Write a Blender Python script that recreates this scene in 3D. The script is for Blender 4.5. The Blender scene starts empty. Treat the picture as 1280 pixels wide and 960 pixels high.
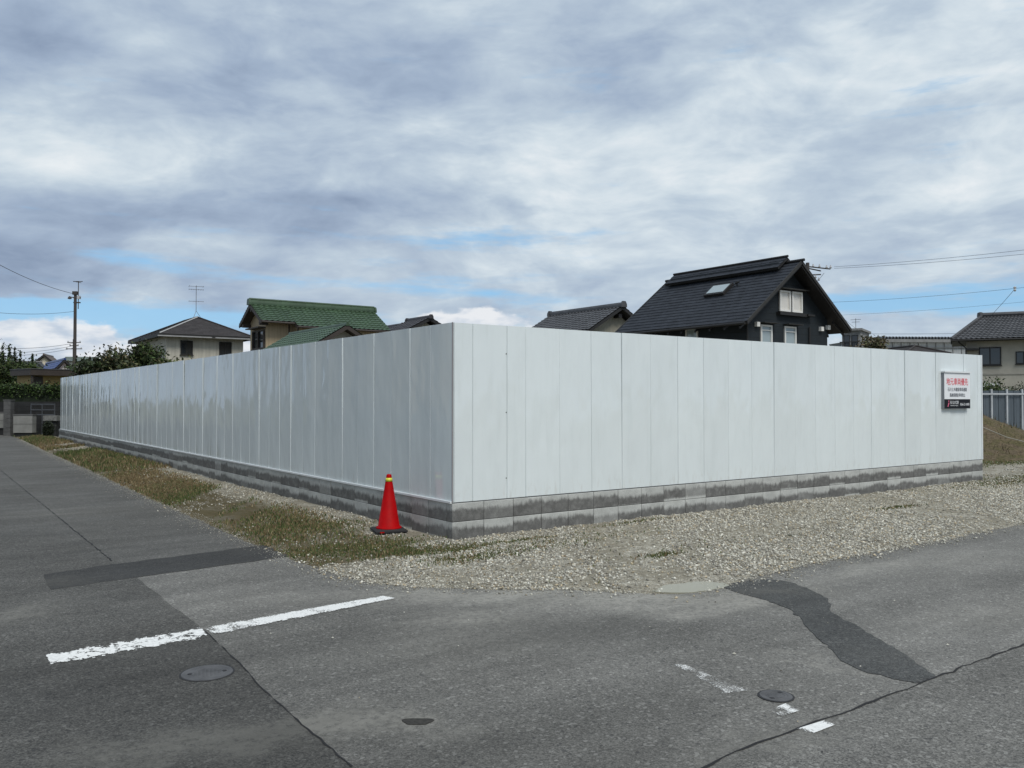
import bpy, bmesh, math, random
import numpy as np
from mathutils import Vector, Matrix
from mathutils.geometry import tessellate_polygon
random.seed(7); rng = np.random.default_rng(7)
sc = bpy.context.scene
COL = sc.collection
# ---------------------------------------------------------------- camera
F, H = 1062.0, 1.564
TILT = math.atan(20.0/F)
cd = bpy.data.cameras.new('camera'); cam = bpy.data.objects.new('camera', cd); COL.objects.link(cam)
cd.sensor_width = 36.0; cd.lens = 36.0*F/1280.0; cd.clip_start = .05; cd.clip_end = 3000
cam.location = (0, 0, H); cam.rotation_euler = (math.radians(90)+TILT, 0, 0)
sc.camera = cam
sc.view_settings.view_transform = 'Standard'; sc.view_settings.look = 'None'
sc.view_settings.exposure = 0; sc.view_settings.gamma = 1
sc.view_settings.use_curve_mapping = False
# ---------------------------------------------------------------- node helper
class NT:
    def __init__(s, nt): s.nt = nt; nt.nodes.clear()
    def new(s, t, **kw):
        n = s.nt.nodes.new(t)
        for k, v in kw.items(): setattr(n, k, v)
        return n
    def put(s, sock, v):
        if v is None: return
        if isinstance(v, bpy.types.NodeSocket): s.nt.links.new(v, sock)
        else:
            if hasattr(sock, 'default_value'):
                dv = sock.default_value
                if hasattr(dv, '__len__'):
                    if not hasattr(v, '__len__'): v = (v,)*len(dv)
                    v = tuple(v)
                    if len(dv) == 4 and len(v) == 3: v = v+(1,)
                sock.default_value = v
    def m(s, op, a, b=None, c=None, clamp=False):
        n = s.new('ShaderNodeMath', operation=op); n.use_clamp = clamp
        s.put(n.inputs[0], a); s.put(n.inputs[1], b); s.put(n.inputs[2], c)
        return n.outputs[0]
    def add(s, a, b): return s.m('ADD', a, b)
    def mul(s, a, b): return s.m('MULTIPLY', a, b)
    def sub(s, a, b): return s.m('SUBTRACT', a, b)
    def v(s, op, a, b=None, scale=None):
        n = s.new('ShaderNodeVectorMath', operation=op)
        s.put(n.inputs[0], a); s.put(n.inputs[1], b)
        if scale is not None: s.put(n.inputs[3], scale)
        return n.outputs[0]
    def sep(s, a):
        n = s.new('ShaderNodeSeparateXYZ'); s.put(n.inputs[0], a); return n.outputs
    def comb(s, x, y, z=0.0):
        n = s.new('ShaderNodeCombineXYZ'); s.put(n.inputs[0], x); s.put(n.inputs[1], y); s.put(n.inputs[2], z); return n.outputs[0]
    def noise(s, vec, scale, detail=4, rough=.5, dist=0.0, color=False):
        n = s.new('ShaderNodeTexNoise'); s.put(n.inputs['Vector'], vec); s.put(n.inputs['Scale'], scale)
        s.put(n.inputs['Detail'], detail); s.put(n.inputs['Roughness'], rough); s.put(n.inputs['Distortion'], dist)
        return n.outputs[1 if color else 0]
    def vor(s, vec, scale, feature='F1', out='Color', rand=1.0):
        n = s.new('ShaderNodeTexVoronoi', feature=feature); s.put(n.inputs['Vector'], vec); s.put(n.inputs['Scale'], scale)
        s.put(n.inputs['Randomness'], rand)
        return n.outputs[out]
    def rng(s, a, f0, f1, t0=0.0, t1=1.0, smooth=True):
        n = s.new('ShaderNodeMapRange'); n.clamp = True
        if smooth: n.interpolation_type = 'SMOOTHSTEP'
        s.put(n.inputs[0], a); s.put(n.inputs[1], f0); s.put(n.inputs[2], f1); s.put(n.inputs[3], t0); s.put(n.inputs[4], t1)
        return n.outputs[0]
    def mix(s, f, a, b, blend='MIX'):
        n = s.new('ShaderNodeMix'); n.data_type = 'RGBA'; n.blend_type = blend
        s.put(n.inputs[0], f); s.put(n.inputs[6], a); s.put(n.inputs[7], b); return n.outputs[2]
    def bump(s, h, strength=.5, dist=.01, normal=None):
        n = s.new('ShaderNodeBump'); s.put(n.inputs['Strength'], strength); s.put(n.inputs['Distance'], dist)
        s.put(n.inputs['Height'], h); s.put(n.inputs['Normal'], normal); return n.outputs[0]
def material(name, fn, **kw):
    mt = bpy.data.materials.new(name); mt.use_nodes = True
    t = NT(mt.node_tree)
    out = t.new('ShaderNodeOutputMaterial'); p = t.new('ShaderNodeBsdfPrincipled')
    t.nt.links.new(p.outputs[0], out.inputs[0])
    geo = t.new('ShaderNodeNewGeometry'); tc = t.new('ShaderNodeTexCoord')
    r = fn(t, geo.outputs['Position'], tc.outputs['Object']) or {}
    for k, v in r.items():
        if k == 'alpha':
            mx = t.new('ShaderNodeMixShader'); tr = t.new('ShaderNodeBsdfTransparent')
            t.put(mx.inputs[0], v); t.nt.links.new(tr.outputs[0], mx.inputs[1]); t.nt.links.new(p.outputs[0], mx.inputs[2])
            t.nt.links.new(mx.outputs[0], out.inputs[0])
        else: t.put(p.inputs[k], v)
    return mt
def flat(name, col, rough=.6, var=.12, scale=3.0, metallic=0.0, bump=0.0, spec=.5, bscale=60):
    def fn(t, P, O):
        n = t.noise(O, scale, 5, .6)
        k = t.rng(n, .25, .75, 1-var, 1+var)
        c = t.v('SCALE', tuple(col), None, k)
        r = {'Base Color': c, 'Roughness': rough, 'Metallic': metallic, 'Specular IOR Level': spec}
        if bump: r['Normal'] = t.bump(t.noise(O, bscale, 3), bump, .004)
        return r
    return material(name, fn)
# ---------------------------------------------------------------- world: Nishita sky with a procedural cloud deck
SUN_EL, SUN_AZ = math.radians(53), math.radians(154)      # azimuth clockwise from +Y
world = bpy.data.worlds.new('World'); sc.world = world; world.use_nodes = True
def az(x): return math.atan((x-640)/F)
def el(x, y): return math.atan((500-y)/math.hypot(F, x-640))
def build_world():
    t = NT(world.node_tree)
    out = t.new('ShaderNodeOutputWorld'); bg = t.new('ShaderNodeBackground'); t.nt.links.new(bg.outputs[0], out.inputs[0])
    S = .1; bg.inputs[1].default_value = S
    sky = t.new('ShaderNodeTexSky', sky_type='NISHITA'); sky.sun_disc = False
    sky.sun_elevation = SUN_EL; sky.sun_rotation = SUN_AZ; sky.air_density = 1.0; sky.dust_density = .6; sky.ozone_density = 1.5
    tc = t.new('ShaderNodeTexCoord'); D = tc.outputs['Generated']
    x, y, z = t.sep(D)[:]
    zz = t.m('MAXIMUM', z, 0.0)
    den = t.add(zz, .20)
    P = t.comb(t.m('DIVIDE', x, den), t.m('DIVIDE', y, den), 3.7)
    warp = t.noise(P, 1.1, 3, .5, color=True)
    Pw = t.v('ADD', P, t.v('SCALE', t.v('SUBTRACT', warp, (.5, .5, .5)), None, .55))
    n1 = t.noise(Pw, 1.25, 4, .48)
    n2 = t.noise(t.v('MULTIPLY', Pw, (1.0, 1.5, 1.0)), 3.6, 5, .52)
    n3 = t.noise(t.v('ADD', Pw, (7.3, 2.1, 5.0)), .9, 6, .55)
    Ds = t.v('MULTIPLY', D, (1.0, 1.0, 2.0)); Dw = t.v('ADD', Ds, t.v('SCALE', t.v('SUBTRACT', t.noise(Ds, 3.0, 3, .5, color=True), (.5, .5, .5)), None, .22))
    n4 = t.noise(Dw, 4.6, 5, .55); n5 = t.noise(t.v('MULTIPLY', t.v('ADD', Dw, (3.1, 0, 8.2)), (1, 1, 1.35)), 12.0, 5, .6)
    n6 = t.noise(t.v('MULTIPLY', Pw, (1.0, 1.25, 1.0)), 8.5, 4, .55)
    A = t.m('ARCTAN2', x, y); E = t.m('ARCSINE', z)
    wob = t.noise(t.v('MULTIPLY', t.comb(A, E, 0.0), (1.0, 2.2, 1.0)), 9.0, 4, .6, color=True)
    wx, wy, wz = t.sep(wob)[:]
    A2 = t.add(A, t.mul(t.sub(wx, .5), .10)); E2 = t.add(E, t.mul(t.sub(wy, .5), .035))
    def blob(px, py, rx, ry, shear=0.0):
        dx = t.m('DIVIDE', t.sub(A2, az(px)), rx/F)
        dy = t.m('DIVIDE', t.sub(E2, el(px, py)), ry/F)
        if shear: dy = t.sub(dy, t.mul(dx, shear))
        q = t.add(t.mul(dx, dx), t.mul(dy, dy))
        return t.m('EXPONENT', t.mul(q, -1.0))
    br = t.add(t.add(t.add(t.mul(t.sub(n4, .5), 1.15), t.add(t.mul(t.sub(n5, .5), .50), t.mul(t.sub(n6, .5), .20))), t.add(t.mul(t.sub(n1, .5), .35), t.mul(t.sub(n2, .5), .26))), t.mul(t.rng(A, -.6, .6, -.06, .10, smooth=False), t.rng(y, 0, .3, 0, 1)))
    for (px, py, rx, ry, sh, a) in [
        (200, 60, 120, 60, 0, .26), (60, 190, 150, 55, 0, .20), (390, 200, 130, 45, -.6, .28), (560, 205, 90, 30, 0, .22),
        (850, 150, 190, 90, 0, .12), (640, 20, 90, 40, 0, .15), (1180, 60, 140, 70, 0, .18), (1180, 250, 150, 60, 0, .08), (800, 165, 60, 30, 0, .08),
        (300, 305, 150, 18, 0, .16), (560, 288, 110, 12, 0, .16), (700, 320, 200, 14, 0, .14),
        (30, 40, 130, 50, -.5, -.22), (280, 135, 150, 36, -.7, -.30), (180, 262, 220, 24, 0, -.26), (430, 245, 150, 16, .4, -.20),
        (480, 60, 150, 60, -.5, -.20), (760, 110, 60, 70, 0, -.14), (1000, 180, 120, 36, 0, -.14), (60, 345, 160, 20, 0, -.14), (640, 262, 26, 16, 0, -.26),
        (950, 40, 60, 60, 0, -.10)]:
        br = t.add(br, t.mul(blob(px, py, rx, ry, sh), a))
    # far from the view the deck is the same mixture of light and dark
    light = t.rng(br, -.40, .40, 0, 1, smooth=False)
    ramp = t.new('ShaderNodeValToRGB'); t.put(ramp.inputs[0], light)
    e = ramp.color_ramp.elements
    e[0].position = 0; e[0].color = (.26, .335, .465, 1)
    e[1].position = 1; e[1].color = (.80, .85, .885, 1)
    for p_, c_ in ((.3, (.36, .45, .585, 1)), (.6, (.505, .60, .70, 1)), (.8, (.65, .735, .80, 1))):
        q = e.new(p_); q.color = c_
    cloud = ramp.outputs[0]
    # openings in the deck, commoner towards the horizon
    low = t.rng(z, .02, .26, 1, 0)
    nz = t.noise(t.v('MULTIPLY', t.comb(A, E, 1.3), (1.0, 6.5, 1.0)), 6.0, 6, .58)
    gap = t.add(t.mul(low, .16), t.add(t.mul(t.sub(nz, .5), 1.5), t.mul(t.sub(n3, .5), .5)))
    for (px, py, rx, ry, sh, a) in [
        (640, 299, 150, 10, 0, .38), (120, 400, 230, 22, .2, .70), (20, 372, 70, 8, 0, .40), (240, 385, 90, 12, 0, .22), (1200, 374, 200, 13, 0, .45), (1130, 340, 150, 12, 0, .14),
        (650, 380, 90, 12, 0, .30), (380, 350, 160, 10, 0, .15), (520, 330, 60, 8, 0, .12), (1220, 345, 80, 8, 0, .16), (380, 110, 40, 20, 0, .12),
        (820, 350, 80, 10, 0, .10)]:
        gap = t.add(gap, t.mul(blob(px, py, rx, ry, sh), a))
    g = t.rng(gap, .16, .62, 0, .92)
    blue = t.mix(.62, sky.outputs[0], (2.5, 5.9, 9.6))
    c = t.mix(g, t.v('SCALE', cloud, None, 1/S), blue)
    # bright cumulus banks low on the horizon
    bank = None
    wn = t.noise(t.v('MULTIPLY', t.comb(A, E, 4.0), (1.0, 1.7, 1.0)), 34.0, 6, .6)
    for (px, py, rx, ry, a) in [(20, 434, 118, 33, 1.0), (585, 402, 85, 15, .85), (300, 440, 260, 16, .7), (860, 460, 400, 50, .55), (690, 410, 60, 12, .5)]:
        b = t.mul(blob(px, py, rx, ry), a)
        bank = b if bank is None else t.m('MAXIMUM', bank, b)
    bm = t.rng(t.add(bank, t.mul(t.sub(wn, .5), .55)), .34, .50, 0, .96)
    shade = t.rng(t.noise(t.v('MULTIPLY', t.comb(A, E, 9.0), (1.0, 2.5, 1.0)), 22.0, 4, .5), .35, .62, 0, 1)
    c = t.mix(bm, c, t.mix(shade, (5.3, 6.1, 7.2), (8.3, 8.5, 8.8)))
    # thin pale air at the very horizon
    hz = t.rng(z, -.01, .055, .55, 0)
    c = t.mix(hz, c, (5.2, 6.2, 7.4))
    c = t.mix(t.rng(z, -.03, -.004, 1, 0), c, (2.0, 2.0, 1.9))
    t.put(bg.inputs[0], c)
build_world()
world.cycles.sampling_method = 'MANUAL'; world.cycles.sample_map_resolution = 256
sd = bpy.data.lights.new('sun', 'SUN'); sd.energy = 2.4; sd.angle = math.radians(22); sd.color = (1, .965, .89)
sun = bpy.data.objects.new('sun', sd); COL.objects.link(sun)
sdir = Vector((math.sin(SUN_AZ)*math.cos(SUN_EL), math.cos(SUN_AZ)*math.cos(SUN_EL), math.sin(SUN_EL)))
sun.rotation_euler = sdir.to_track_quat('Z', 'Y').to_euler()
# ---------------------------------------------------------------- frames and measuring helpers
Rv = Vector((.8136, .5814, 0)).normalized(); Lv = Vector((-Rv.y, Rv.x, 0)); ANG = math.atan2(Rv.y, Rv.x)
C0 = Vector(((566-640)/F*9.44, 9.44, 0))               # the near corner of the fenced lot
def G(x, y, z=0.0):                                     # the point of the ground seen at a place of the photograph
    u, w = (x-640)/F, (480-y)/F
    d = Vector((u, math.cos(TILT)-w*math.sin(TILT), math.sin(TILT)+w*math.cos(TILT)))
    return Vector((0, 0, H)) + d*((z-H)/d.z)
def XY(x, Y, z=0.0): return Vector(((x-640)/F*Y, Y, z))
def along(x, O, D):
    k = (x-640)/F
    return (k*O.y-O.x)/(D.x-k*D.y)
def Z(y, Y): return H+(500-y)/F*Y
# ---------------------------------------------------------------- mesh helpers
def tag(o, label=None, cat=None, group=None, kind=None):
    if label: o['label'] = label
    if cat: o['category'] = cat
    if group: o['group'] = group
    if kind: o['kind'] = kind
    return o
def empty(name, loc, rz=0.0, label=None, cat=None, group=None):
    o = bpy.data.objects.new(name, None); COL.objects.link(o); o.location = loc; o.rotation_euler = (0, 0, rz)
    o.empty_display_size = .2
    return tag(o, label, cat, group)
class MB:
    def __init__(s): s.v = []; s.f = []; s.M = None
    def add(s, vs, fs):
        n = len(s.v)
        s.v += [tuple((s.M @ Vector(q)) if s.M else q) for q in vs]
        s.f += [tuple(i+n for i in f) for f in fs]
        return s
    def box(s, x0, y0, z0, x1, y1, z1):
        v = [(x0,y0,z0),(x1,y0,z0),(x1,y1,z0),(x0,y1,z0),(x0,y0,z1),(x1,y0,z1),(x1,y1,z1),(x0,y1,z1)]
        return s.add(v, [(0,3,2,1),(4,5,6,7),(0,1,5,4),(1,2,6,5),(2,3,7,6),(3,0,4,7)])
    def bar(s, a, b, r, n=6, r2=None):
        a, b = Vector(a), Vector(b); d = (b-a).normalized()
        u = d.orthogonal().normalized(); w = d.cross(u); r2 = r if r2 is None else r2
        vs = []
        for c, q in ((a, r), (b, r2)):
            for i in range(n):
                t = 2*math.pi*i/n; vs.append(tuple(c+(u*math.cos(t)+w*math.sin(t))*q))
        fs = [(i, (i+1) % n, n+(i+1) % n, n+i) for i in range(n)]+[tuple(range(n-1, -1, -1)), tuple(range(n, 2*n))]
        return s.add(vs, fs)
    def tube(s, pts, r, n=6):
        pts = [Vector(p) for p in pts]; vs = []; m = len(pts)
        rr = r if hasattr(r, '__len__') else [r]*m
        for k, p in enumerate(pts):
            d = (pts[min(k+1, m-1)]-pts[max(k-1, 0)]).normalized()
            u = (Vector((0, 0, 1)).cross(d)); u = u.normalized() if u.length > 1e-3 else Vector((1, 0, 0)); w = d.cross(u)
            for i in range(n):
                t = 2*math.pi*i/n; vs.append(tuple(p+(u*math.cos(t)+w*math.sin(t))*rr[k]))
        fs = [(k*n+i, k*n+(i+1) % n, (k+1)*n+(i+1) % n, (k+1)*n+i) for k in range(m-1) for i in range(n)]
        fs += [tuple(range(n-1, -1, -1)), tuple(range((m-1)*n, m*n))]
        return s.add(vs, fs)
    def lathe(s, prof, n=24, c=(0, 0, 0)):
        vs = [(c[0]+r*math.cos(2*math.pi*i/n), c[1]+r*math.sin(2*math.pi*i/n), c[2]+z) for r, z in prof for i in range(n)]
        fs = [(k*n+i, k*n+(i+1) % n, (k+1)*n+(i+1) % n, (k+1)*n+i) for k in range(len(prof)-1) for i in range(n)]
        fs += [tuple(range(n-1, -1, -1)), tuple(range((len(prof)-1)*n, len(prof)*n))]
        return s.add(vs, fs)
    def slab(s, quad, th):                                  # a quad (4 points) given thickness downwards along its normal
        q = [Vector(p) for p in quad]; n = (q[1]-q[0]).cross(q[3]-q[0]).normalized()
        if n.z < 0: q = q[::-1]; n = -n
        vs = [tuple(p) for p in q]+[tuple(p-n*th) for p in q]
        k = len(q)
        return s.add(vs, [tuple(range(k)), tuple(range(2*k-1, k-1, -1))]+[(i, i+k, (i+1) % k+k, (i+1) % k) for i in range(k)])
    def prism(s, poly, d):                                  # poly of 3-D points extruded by vector d
        k = len(poly); d = Vector(d); vs = [tuple(Vector(p)) for p in poly]+[tuple(Vector(p)+d) for p in poly]
        return s.add(vs, [tuple(range(k)), tuple(range(2*k-1, k-1, -1))]+[(i, i+k, (i+1) % k+k, (i+1) % k) for i in range(k)])
    def mesh(s, name, mat, smooth=False):
        me = bpy.data.meshes.new(name); me.from_pydata(s.v, [], s.f); me.update()
        bm = bmesh.new(); bm.from_mesh(me); bmesh.ops.recalc_face_normals(bm, faces=bm.faces); bm.to_mesh(me); bm.free()
        if mat: me.materials.append(mat)
        if smooth: me.shade_smooth()
        return me
    def build(s, name, mat, parent=None, smooth=False, kind=None, label=None, loc=None, rz=None):
        o = bpy.data.objects.new(name, s.mesh(name, mat, smooth)); COL.objects.link(o); o.parent = parent
        if kind: o['kind'] = kind
        if label: o['label'] = label
        if loc is not None: o.location = loc
        if rz is not None: o.rotation_euler = (0, 0, rz)
        return o
def link_mesh(name, me, parent, loc, rz=0.0):
    o = bpy.data.objects.new(name, me); COL.objects.link(o); o.parent = parent; o.location = loc; o.rotation_euler = (0, 0, rz); return o
def np_mesh(name, verts, faces, mat, cols=None):            # verts (n,3), faces (m,k) arrays
    me = bpy.data.meshes.new(name); n, (m, k) = len(verts), faces.shape
    me.vertices.add(n); me.vertices.foreach_set('co', verts.astype(np.float32).ravel())
    me.loops.add(m*k); me.loops.foreach_set('vertex_index', faces.astype(np.int32).ravel())
    me.polygons.add(m); me.polygons.foreach_set('loop_start', np.arange(0, m*k, k, dtype=np.int32))
    me.update(calc_edges=True)
    if cols is not None:
        a = me.color_attributes.new('Col', 'FLOAT_COLOR', 'POINT')
        a.data.foreach_set('color', np.concatenate([cols, np.ones((n, 1))], 1).astype(np.float32).ravel())
    me.materials.append(mat)
    o = bpy.data.objects.new(name, me); COL.objects.link(o); return o
def sheet(name, pts, z, mat, uv=None, kind='structure'):
    pts = [Vector((p[0], p[1], 0)) for p in pts]
    tris = tessellate_polygon([pts])
    me = bpy.data.meshes.new(name); me.from_pydata([(p.x, p.y, z) for p in pts], [], [tuple(t) for t in tris]); me.update()
    bm = bmesh.new(); bm.from_mesh(me)
    for f in bm.faces:
        if f.normal.z < 0: f.normal_flip()
    bm.to_mesh(me); bm.free()
    me.materials.append(mat)
    bm = bmesh.new(); bm.from_mesh(me); be = [e for e in bm.edges if e.is_boundary]
    ex = bmesh.ops.extrude_edge_only(bm, edges=be)
    for v in [q for q in ex['geom'] if isinstance(q, bmesh.types.BMVert)]: v.co.z -= .02
    bm.to_mesh(me); bm.free()
    o = bpy.data.objects.new(name, me); COL.objects.link(o); o['kind'] = kind
    return o
def ragged(pts, step=.12, amp=.03, seed=0, closed=False):
    r = random.Random(seed); out = []
    P = [Vector((p[0], p[1], 0)) for p in pts]
    if closed: P.append(P[0])
    for a, b in zip(P, P[1:]):
        d = b-a; n = max(1, int(d.length/step)); nn = Vector((-d.y, d.x, 0)).normalized()
        n = min(n, 400)
        for i in range(n):
            q = a+d*(i/n)
            if i: q = q+nn*r.gauss(0, amp)*min(1, .35+r.random())
            out.append(q)
    if not closed: out.append(P[-1])
    return out
# ---------------------------------------------------------------- ground materials
def patches(t, P, lst):                                     # soft-edged road patches: dust, stains and painted left-side shade
    tot = None
    wob = t.v('SCALE', t.v('SUBTRACT', t.noise(P, 2.2, 4, .6, color=True), (.5, .5, .5)), None, .9)
    X, Y, _ = t.sep(t.v('ADD', P, wob))[:]
    for (px, py, r, stretch, ang, a) in lst:
        g = G(px, py); c, s = math.cos(ang), math.sin(ang)
        dx, dy = t.sub(X, g.x), t.sub(Y, g.y)
        u = t.mul(t.add(t.mul(dx, c), t.mul(dy, s)), 1/(r*stretch)); w = t.mul(t.sub(t.mul(dy, c), t.mul(dx, s)), 1/r)
        b = t.mul(t.m('EXPONENT', t.mul(t.add(t.mul(u, u), t.mul(w, w)), -1.0)), a)
        tot = b if tot is None else t.add(tot, b)
    return tot
def asphalt(name, tone, contrast, seed, stains=None, hue=(1.01, .98, .90)):
    def fn(t, P, O):
        Q = t.v('ADD', P, (seed, seed*2.3, 0))
        big = t.noise(Q, .55, 5, .55); mid = t.noise(Q, 6, 4, .6)
        fine = t.noise(Q, 150, 2, .6)
        cell = t.sep(t.vor(Q, 125))[0]
        spec2 = t.sep(t.vor(t.v('ADD', Q, (3, 1, 0)), 62))[1]
        k = t.add(1.0, t.mul(t.sub(cell, .5), contrast))
        k = t.mul(k, t.add(1.0, t.mul(t.sub(fine, .5), contrast*1.6)))
        k = t.mul(k, t.add(1.0, t.mul(t.sub(big, .5), .45)))
        k = t.mul(k, t.add(1.0, t.mul(t.sub(mid, .5), .35)))
        c = t.v('SCALE', tuple(tone*q_ for q_ in hue), None, k)
        c = t.mix(t.rng(spec2, .93, .97, 0, .55), c, (tone*2.3, tone*2.25, tone*2.1))
        c = t.mix(t.rng(spec2, .06, .0, 0, .7), c, (tone*.35, tone*.35, tone*.36))
        if stains:
            s_ = t.mul(patches(t, P, stains), t.rng(t.noise(P, 24, 5, .7), .3, .7, .25, 1.35))
            c = t.mix(t.m('MINIMUM', s_, .8), c, (tone*2.0, tone*1.93, tone*1.72))
        if stains:
            dk = patches(t, P, [(360, 820, .9, 1.8, .3, .8), (300, 960, .8, 2, .3, .8), (740, 790, .32, 2.6, .2, .95), (560, 960, .5, 2.5, .2, .5), (560, 770, .22, 2.5, 0, .5), (900, 820, .25, 2, .6, .45), (20, 860, .6, 1.5, .5, .5), (1000, 780, .4, 2, .4, .25), (60, 700, 1.0, 1.5, 0, .3)])  # dark stains, the wide left ones painting shade into the asphalt colour
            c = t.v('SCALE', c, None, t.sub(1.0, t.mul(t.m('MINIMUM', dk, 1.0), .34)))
            trk = t.noise(t.v('MULTIPLY', t.comb(t.add(t.mul(t.sep(P)[0], Rv.x), t.mul(t.sep(P)[1], Rv.y)), t.add(t.mul(t.sep(P)[0], Lv.x), t.mul(t.sep(P)[1], Lv.y)), 0.0), (.35, 1.6, 1)), 1.5, 5, .6)
            c = t.v('SCALE', c, None, t.rng(trk, .3, .7, .84, 1.16))
        h = t.add(cell, t.mul(fine, .8))
        return {'Base Color': c, 'Roughness': t.rng(big, .3, .7, .92, .80), 'Specular IOR Level': .35, 'Normal': t.bump(h, .55, .004)}
    return material(name, fn)
ST = [(690, 748, .33, 4.6, .05, .75), (830, 752, .14, 4, .2, .5), (560, 745, .16, 4, -.1, .5), (600, 800, .5, 1.6, .3, .35), (940, 745, .25, 3, .5, .4), (1085, 712, .22, 3.6, .62, .5), (345, 922, .17, 2.8, .1, 1.1), (600, 775, .2, 2.2, .2, .6), (860, 765, .22, 2.2, .3, .5), (1040, 835, .10, 4, -.6, .35), (210, 935, .14, 2.5, .2, .5), (430, 905, .2, 1.5, .6, .35),
      (15, 770, .25, 1.6, 1.2, .6), (520, 905, .13, 1.5, 0, .55), (950, 930, .10, 6, .45, .35), (1250, 770, .3, 3, .5, .3), (380, 745, .35, 2.5, .2, .2), (1215, 700, .4, 2.6, .6, .3), (110, 640, .5, 3, .6, .25)]
M_ROAD = asphalt('asphalt_worn', .148, .80, 0.0, ST)
M_ROAD_OLD = asphalt('asphalt_old_dark', .085, 1.05, 5.3, ST)  # older asphalt, darkened further to paint the shade on the left
M_ROAD_LOW = asphalt('asphalt_near', .132, .95, 9.1, ST)
M_LANE_SHADE = asphalt('asphalt_left_shade', .092, .7, 7.7, ST)  # tone lowered to paint the shade over the left side of the road
M_PATCH = asphalt('asphalt_trench_patch', .040, .9, 2.1, [(300, 692, .12, 3, .3, .25), (90, 728, .2, 1.5, .3, .6)], hue=(1, .985, .94))
M_PATCH2 = asphalt('asphalt_fresh_patch', .062, 1.0, 3.7, [(960, 738, .14, 3, .2, .45), (1100, 820, .1, 3, -.5, .2)], hue=(.98, 1.0, .97))
def verge_fn(t, P, O):
    X, Y, _z = t.sep(P)[:]
    a = t.add(t.mul(t.sub(X, C0.x), Rv.x), t.mul(t.sub(Y, C0.y), Rv.y))
    side = t.rng(t.add(a, t.mul(t.sub(t.noise(P, 1.2, 4), .5), 1.5)), -.9, .3, 0, 1)  # 0 left verge, 1 right verge
    cr = t.sep(t.vor(P, 42)); cell = t.add(t.mul(cr[0], .5), t.mul(cr[1], .5))
    edge = t.vor(P, 42, 'DISTANCE_TO_EDGE', 'Distance')
    n = t.noise(P, 1.7, 6, .6); n2 = t.noise(P, 9, 4, .6)
    stone = t.v('SCALE', t.mix(cr[2], (.52, .50, .435), (.40, .37, .30)), None, t.add(.45, t.mul(cell, 1.0)))
    soil = t.mix(n2, (.14, .12, .085), (.31, .28, .21))
    soil = t.v('SCALE', soil, None, t.rng(t.noise(P, 90, 3, .7), .3, .7, .65, 1.3))
    cov = t.rng(t.add(t.mul(n, .6), t.mul(n2, .4)), .40, .60, 0, 1)
    cov = t.mul(cov, t.rng(edge, .02, .10, 0, 1))
    cR = t.mix(t.m('MAXIMUM', cov, .25), soil, stone)
    grassy = t.mix(n2, (.06, .055, .025), (.15, .115, .06))
    cL = t.mix(t.rng(n, .38, .55, .35, 1), t.v('SCALE', soil, None, .8), grassy)
    cL = t.mix(t.rng(t.add(a, t.mul(t.sub(n2, .5), .5)), -.9, -.45, 0, .7), cL, cR)
    b_ = t.sub(t.mul(t.sub(Y, C0.y), Lv.y), t.mul(t.sub(C0.x, X), Lv.x)); b_ = t.add(t.mul(t.sub(X, C0.x), Lv.x), t.mul(t.sub(Y, C0.y), Lv.y))
    front = t.rng(t.add(b_, t.mul(t.sub(t.noise(P, 1.4, 4), .5), .8)), -.75, -.35, 1, 0)
    side = t.m('MAXIMUM', side, front)
    c = t.mix(side, cL, cR)
    return {'Base Color': c, 'Roughness': .95, 'Specular IOR Level': .2, 'Normal': t.bump(t.add(t.mul(edge, 3.0), n2), .8, .012)}
M_VERGE = material('gravel_and_soil', verge_fn)
def ground_fn(t, P, O):
    n = t.noise(P, .35, 6, .6); n2 = t.noise(P, 7, 5, .65)
    c = t.mix(t.rng(n, .4, .6), (.24, .22, .18), (.10, .11, .045)); c = t.v('SCALE', c, None, t.rng(n2, .25, .75, .6, 1.35))
    return {'Base Color': c, 'Roughness': .95, 'Specular IOR Level': .2, 'Normal': t.bump(n2, .6, .03)}
M_GROUND = material('field_ground', ground_fn)
# ---------------------------------------------------------------- ground, verge, roads
g_ = MB(); g_.add([(-900, -900, -.045), (900, -900, -.045), (900, 900, -.045), (-900, 900, -.045)], [(0, 1, 2, 3)])
g_.build('ground', M_GROUND, kind='structure')
EDGE_PX = [(27, 550), (60, 566), (110, 588), (180, 621), (250, 652), (310, 679), (345, 693), (372, 704), (400, 712), (432, 722), (470, 731), (520, 735), (600, 738), (700, 738), (770, 742), (812, 744), (850, 744), (880, 741), (905, 734), (940, 724), (1000, 708), (1100, 690), (1200, 672), (1280, 656)]
edge = [G(*p) for p in EDGE_PX]
far_l = edge[0]+Lv*70; far_r = edge[-1]+Rv*90
er = ragged(edge, .09, .022, 3)
W_L, W_R = 9.0, 13.0
p1 = far_r-Lv*W_R
low_l = far_l-Rv*W_L
# corner where the outer edges of both roads meet
s_ = (p1-low_l).dot(Lv); qc = low_l+Lv*s_
road_poly = [far_l]+er+[far_r, p1, qc, low_l]
sheet('road', road_poly, .010, M_ROAD)
joint = [G(0, 588), G(60, 637), G(140, 703), G(195, 742), G(255, 790), G(300, 832), G(330, 866), G(385, 915), G(440, 962)]
jn = joint+[joint[-1]+(joint[-1]-joint[-2])*6]
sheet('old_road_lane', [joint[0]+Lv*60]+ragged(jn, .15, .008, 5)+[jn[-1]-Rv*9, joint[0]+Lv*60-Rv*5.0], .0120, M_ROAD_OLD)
sheet('shaded_left_lane', [joint[0]+Lv*60]+ragged(joint[:3], .2, .003, 9)+[G(140, 707), G(230, 699), G(338, 690)]+[p for p in ragged(edge[:7], .09, .022, 3)][::-1]+[edge[0]+Lv*60], .0110, M_LANE_SHADE)  # separate darker sheet that carries the painted left-side shade
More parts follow.
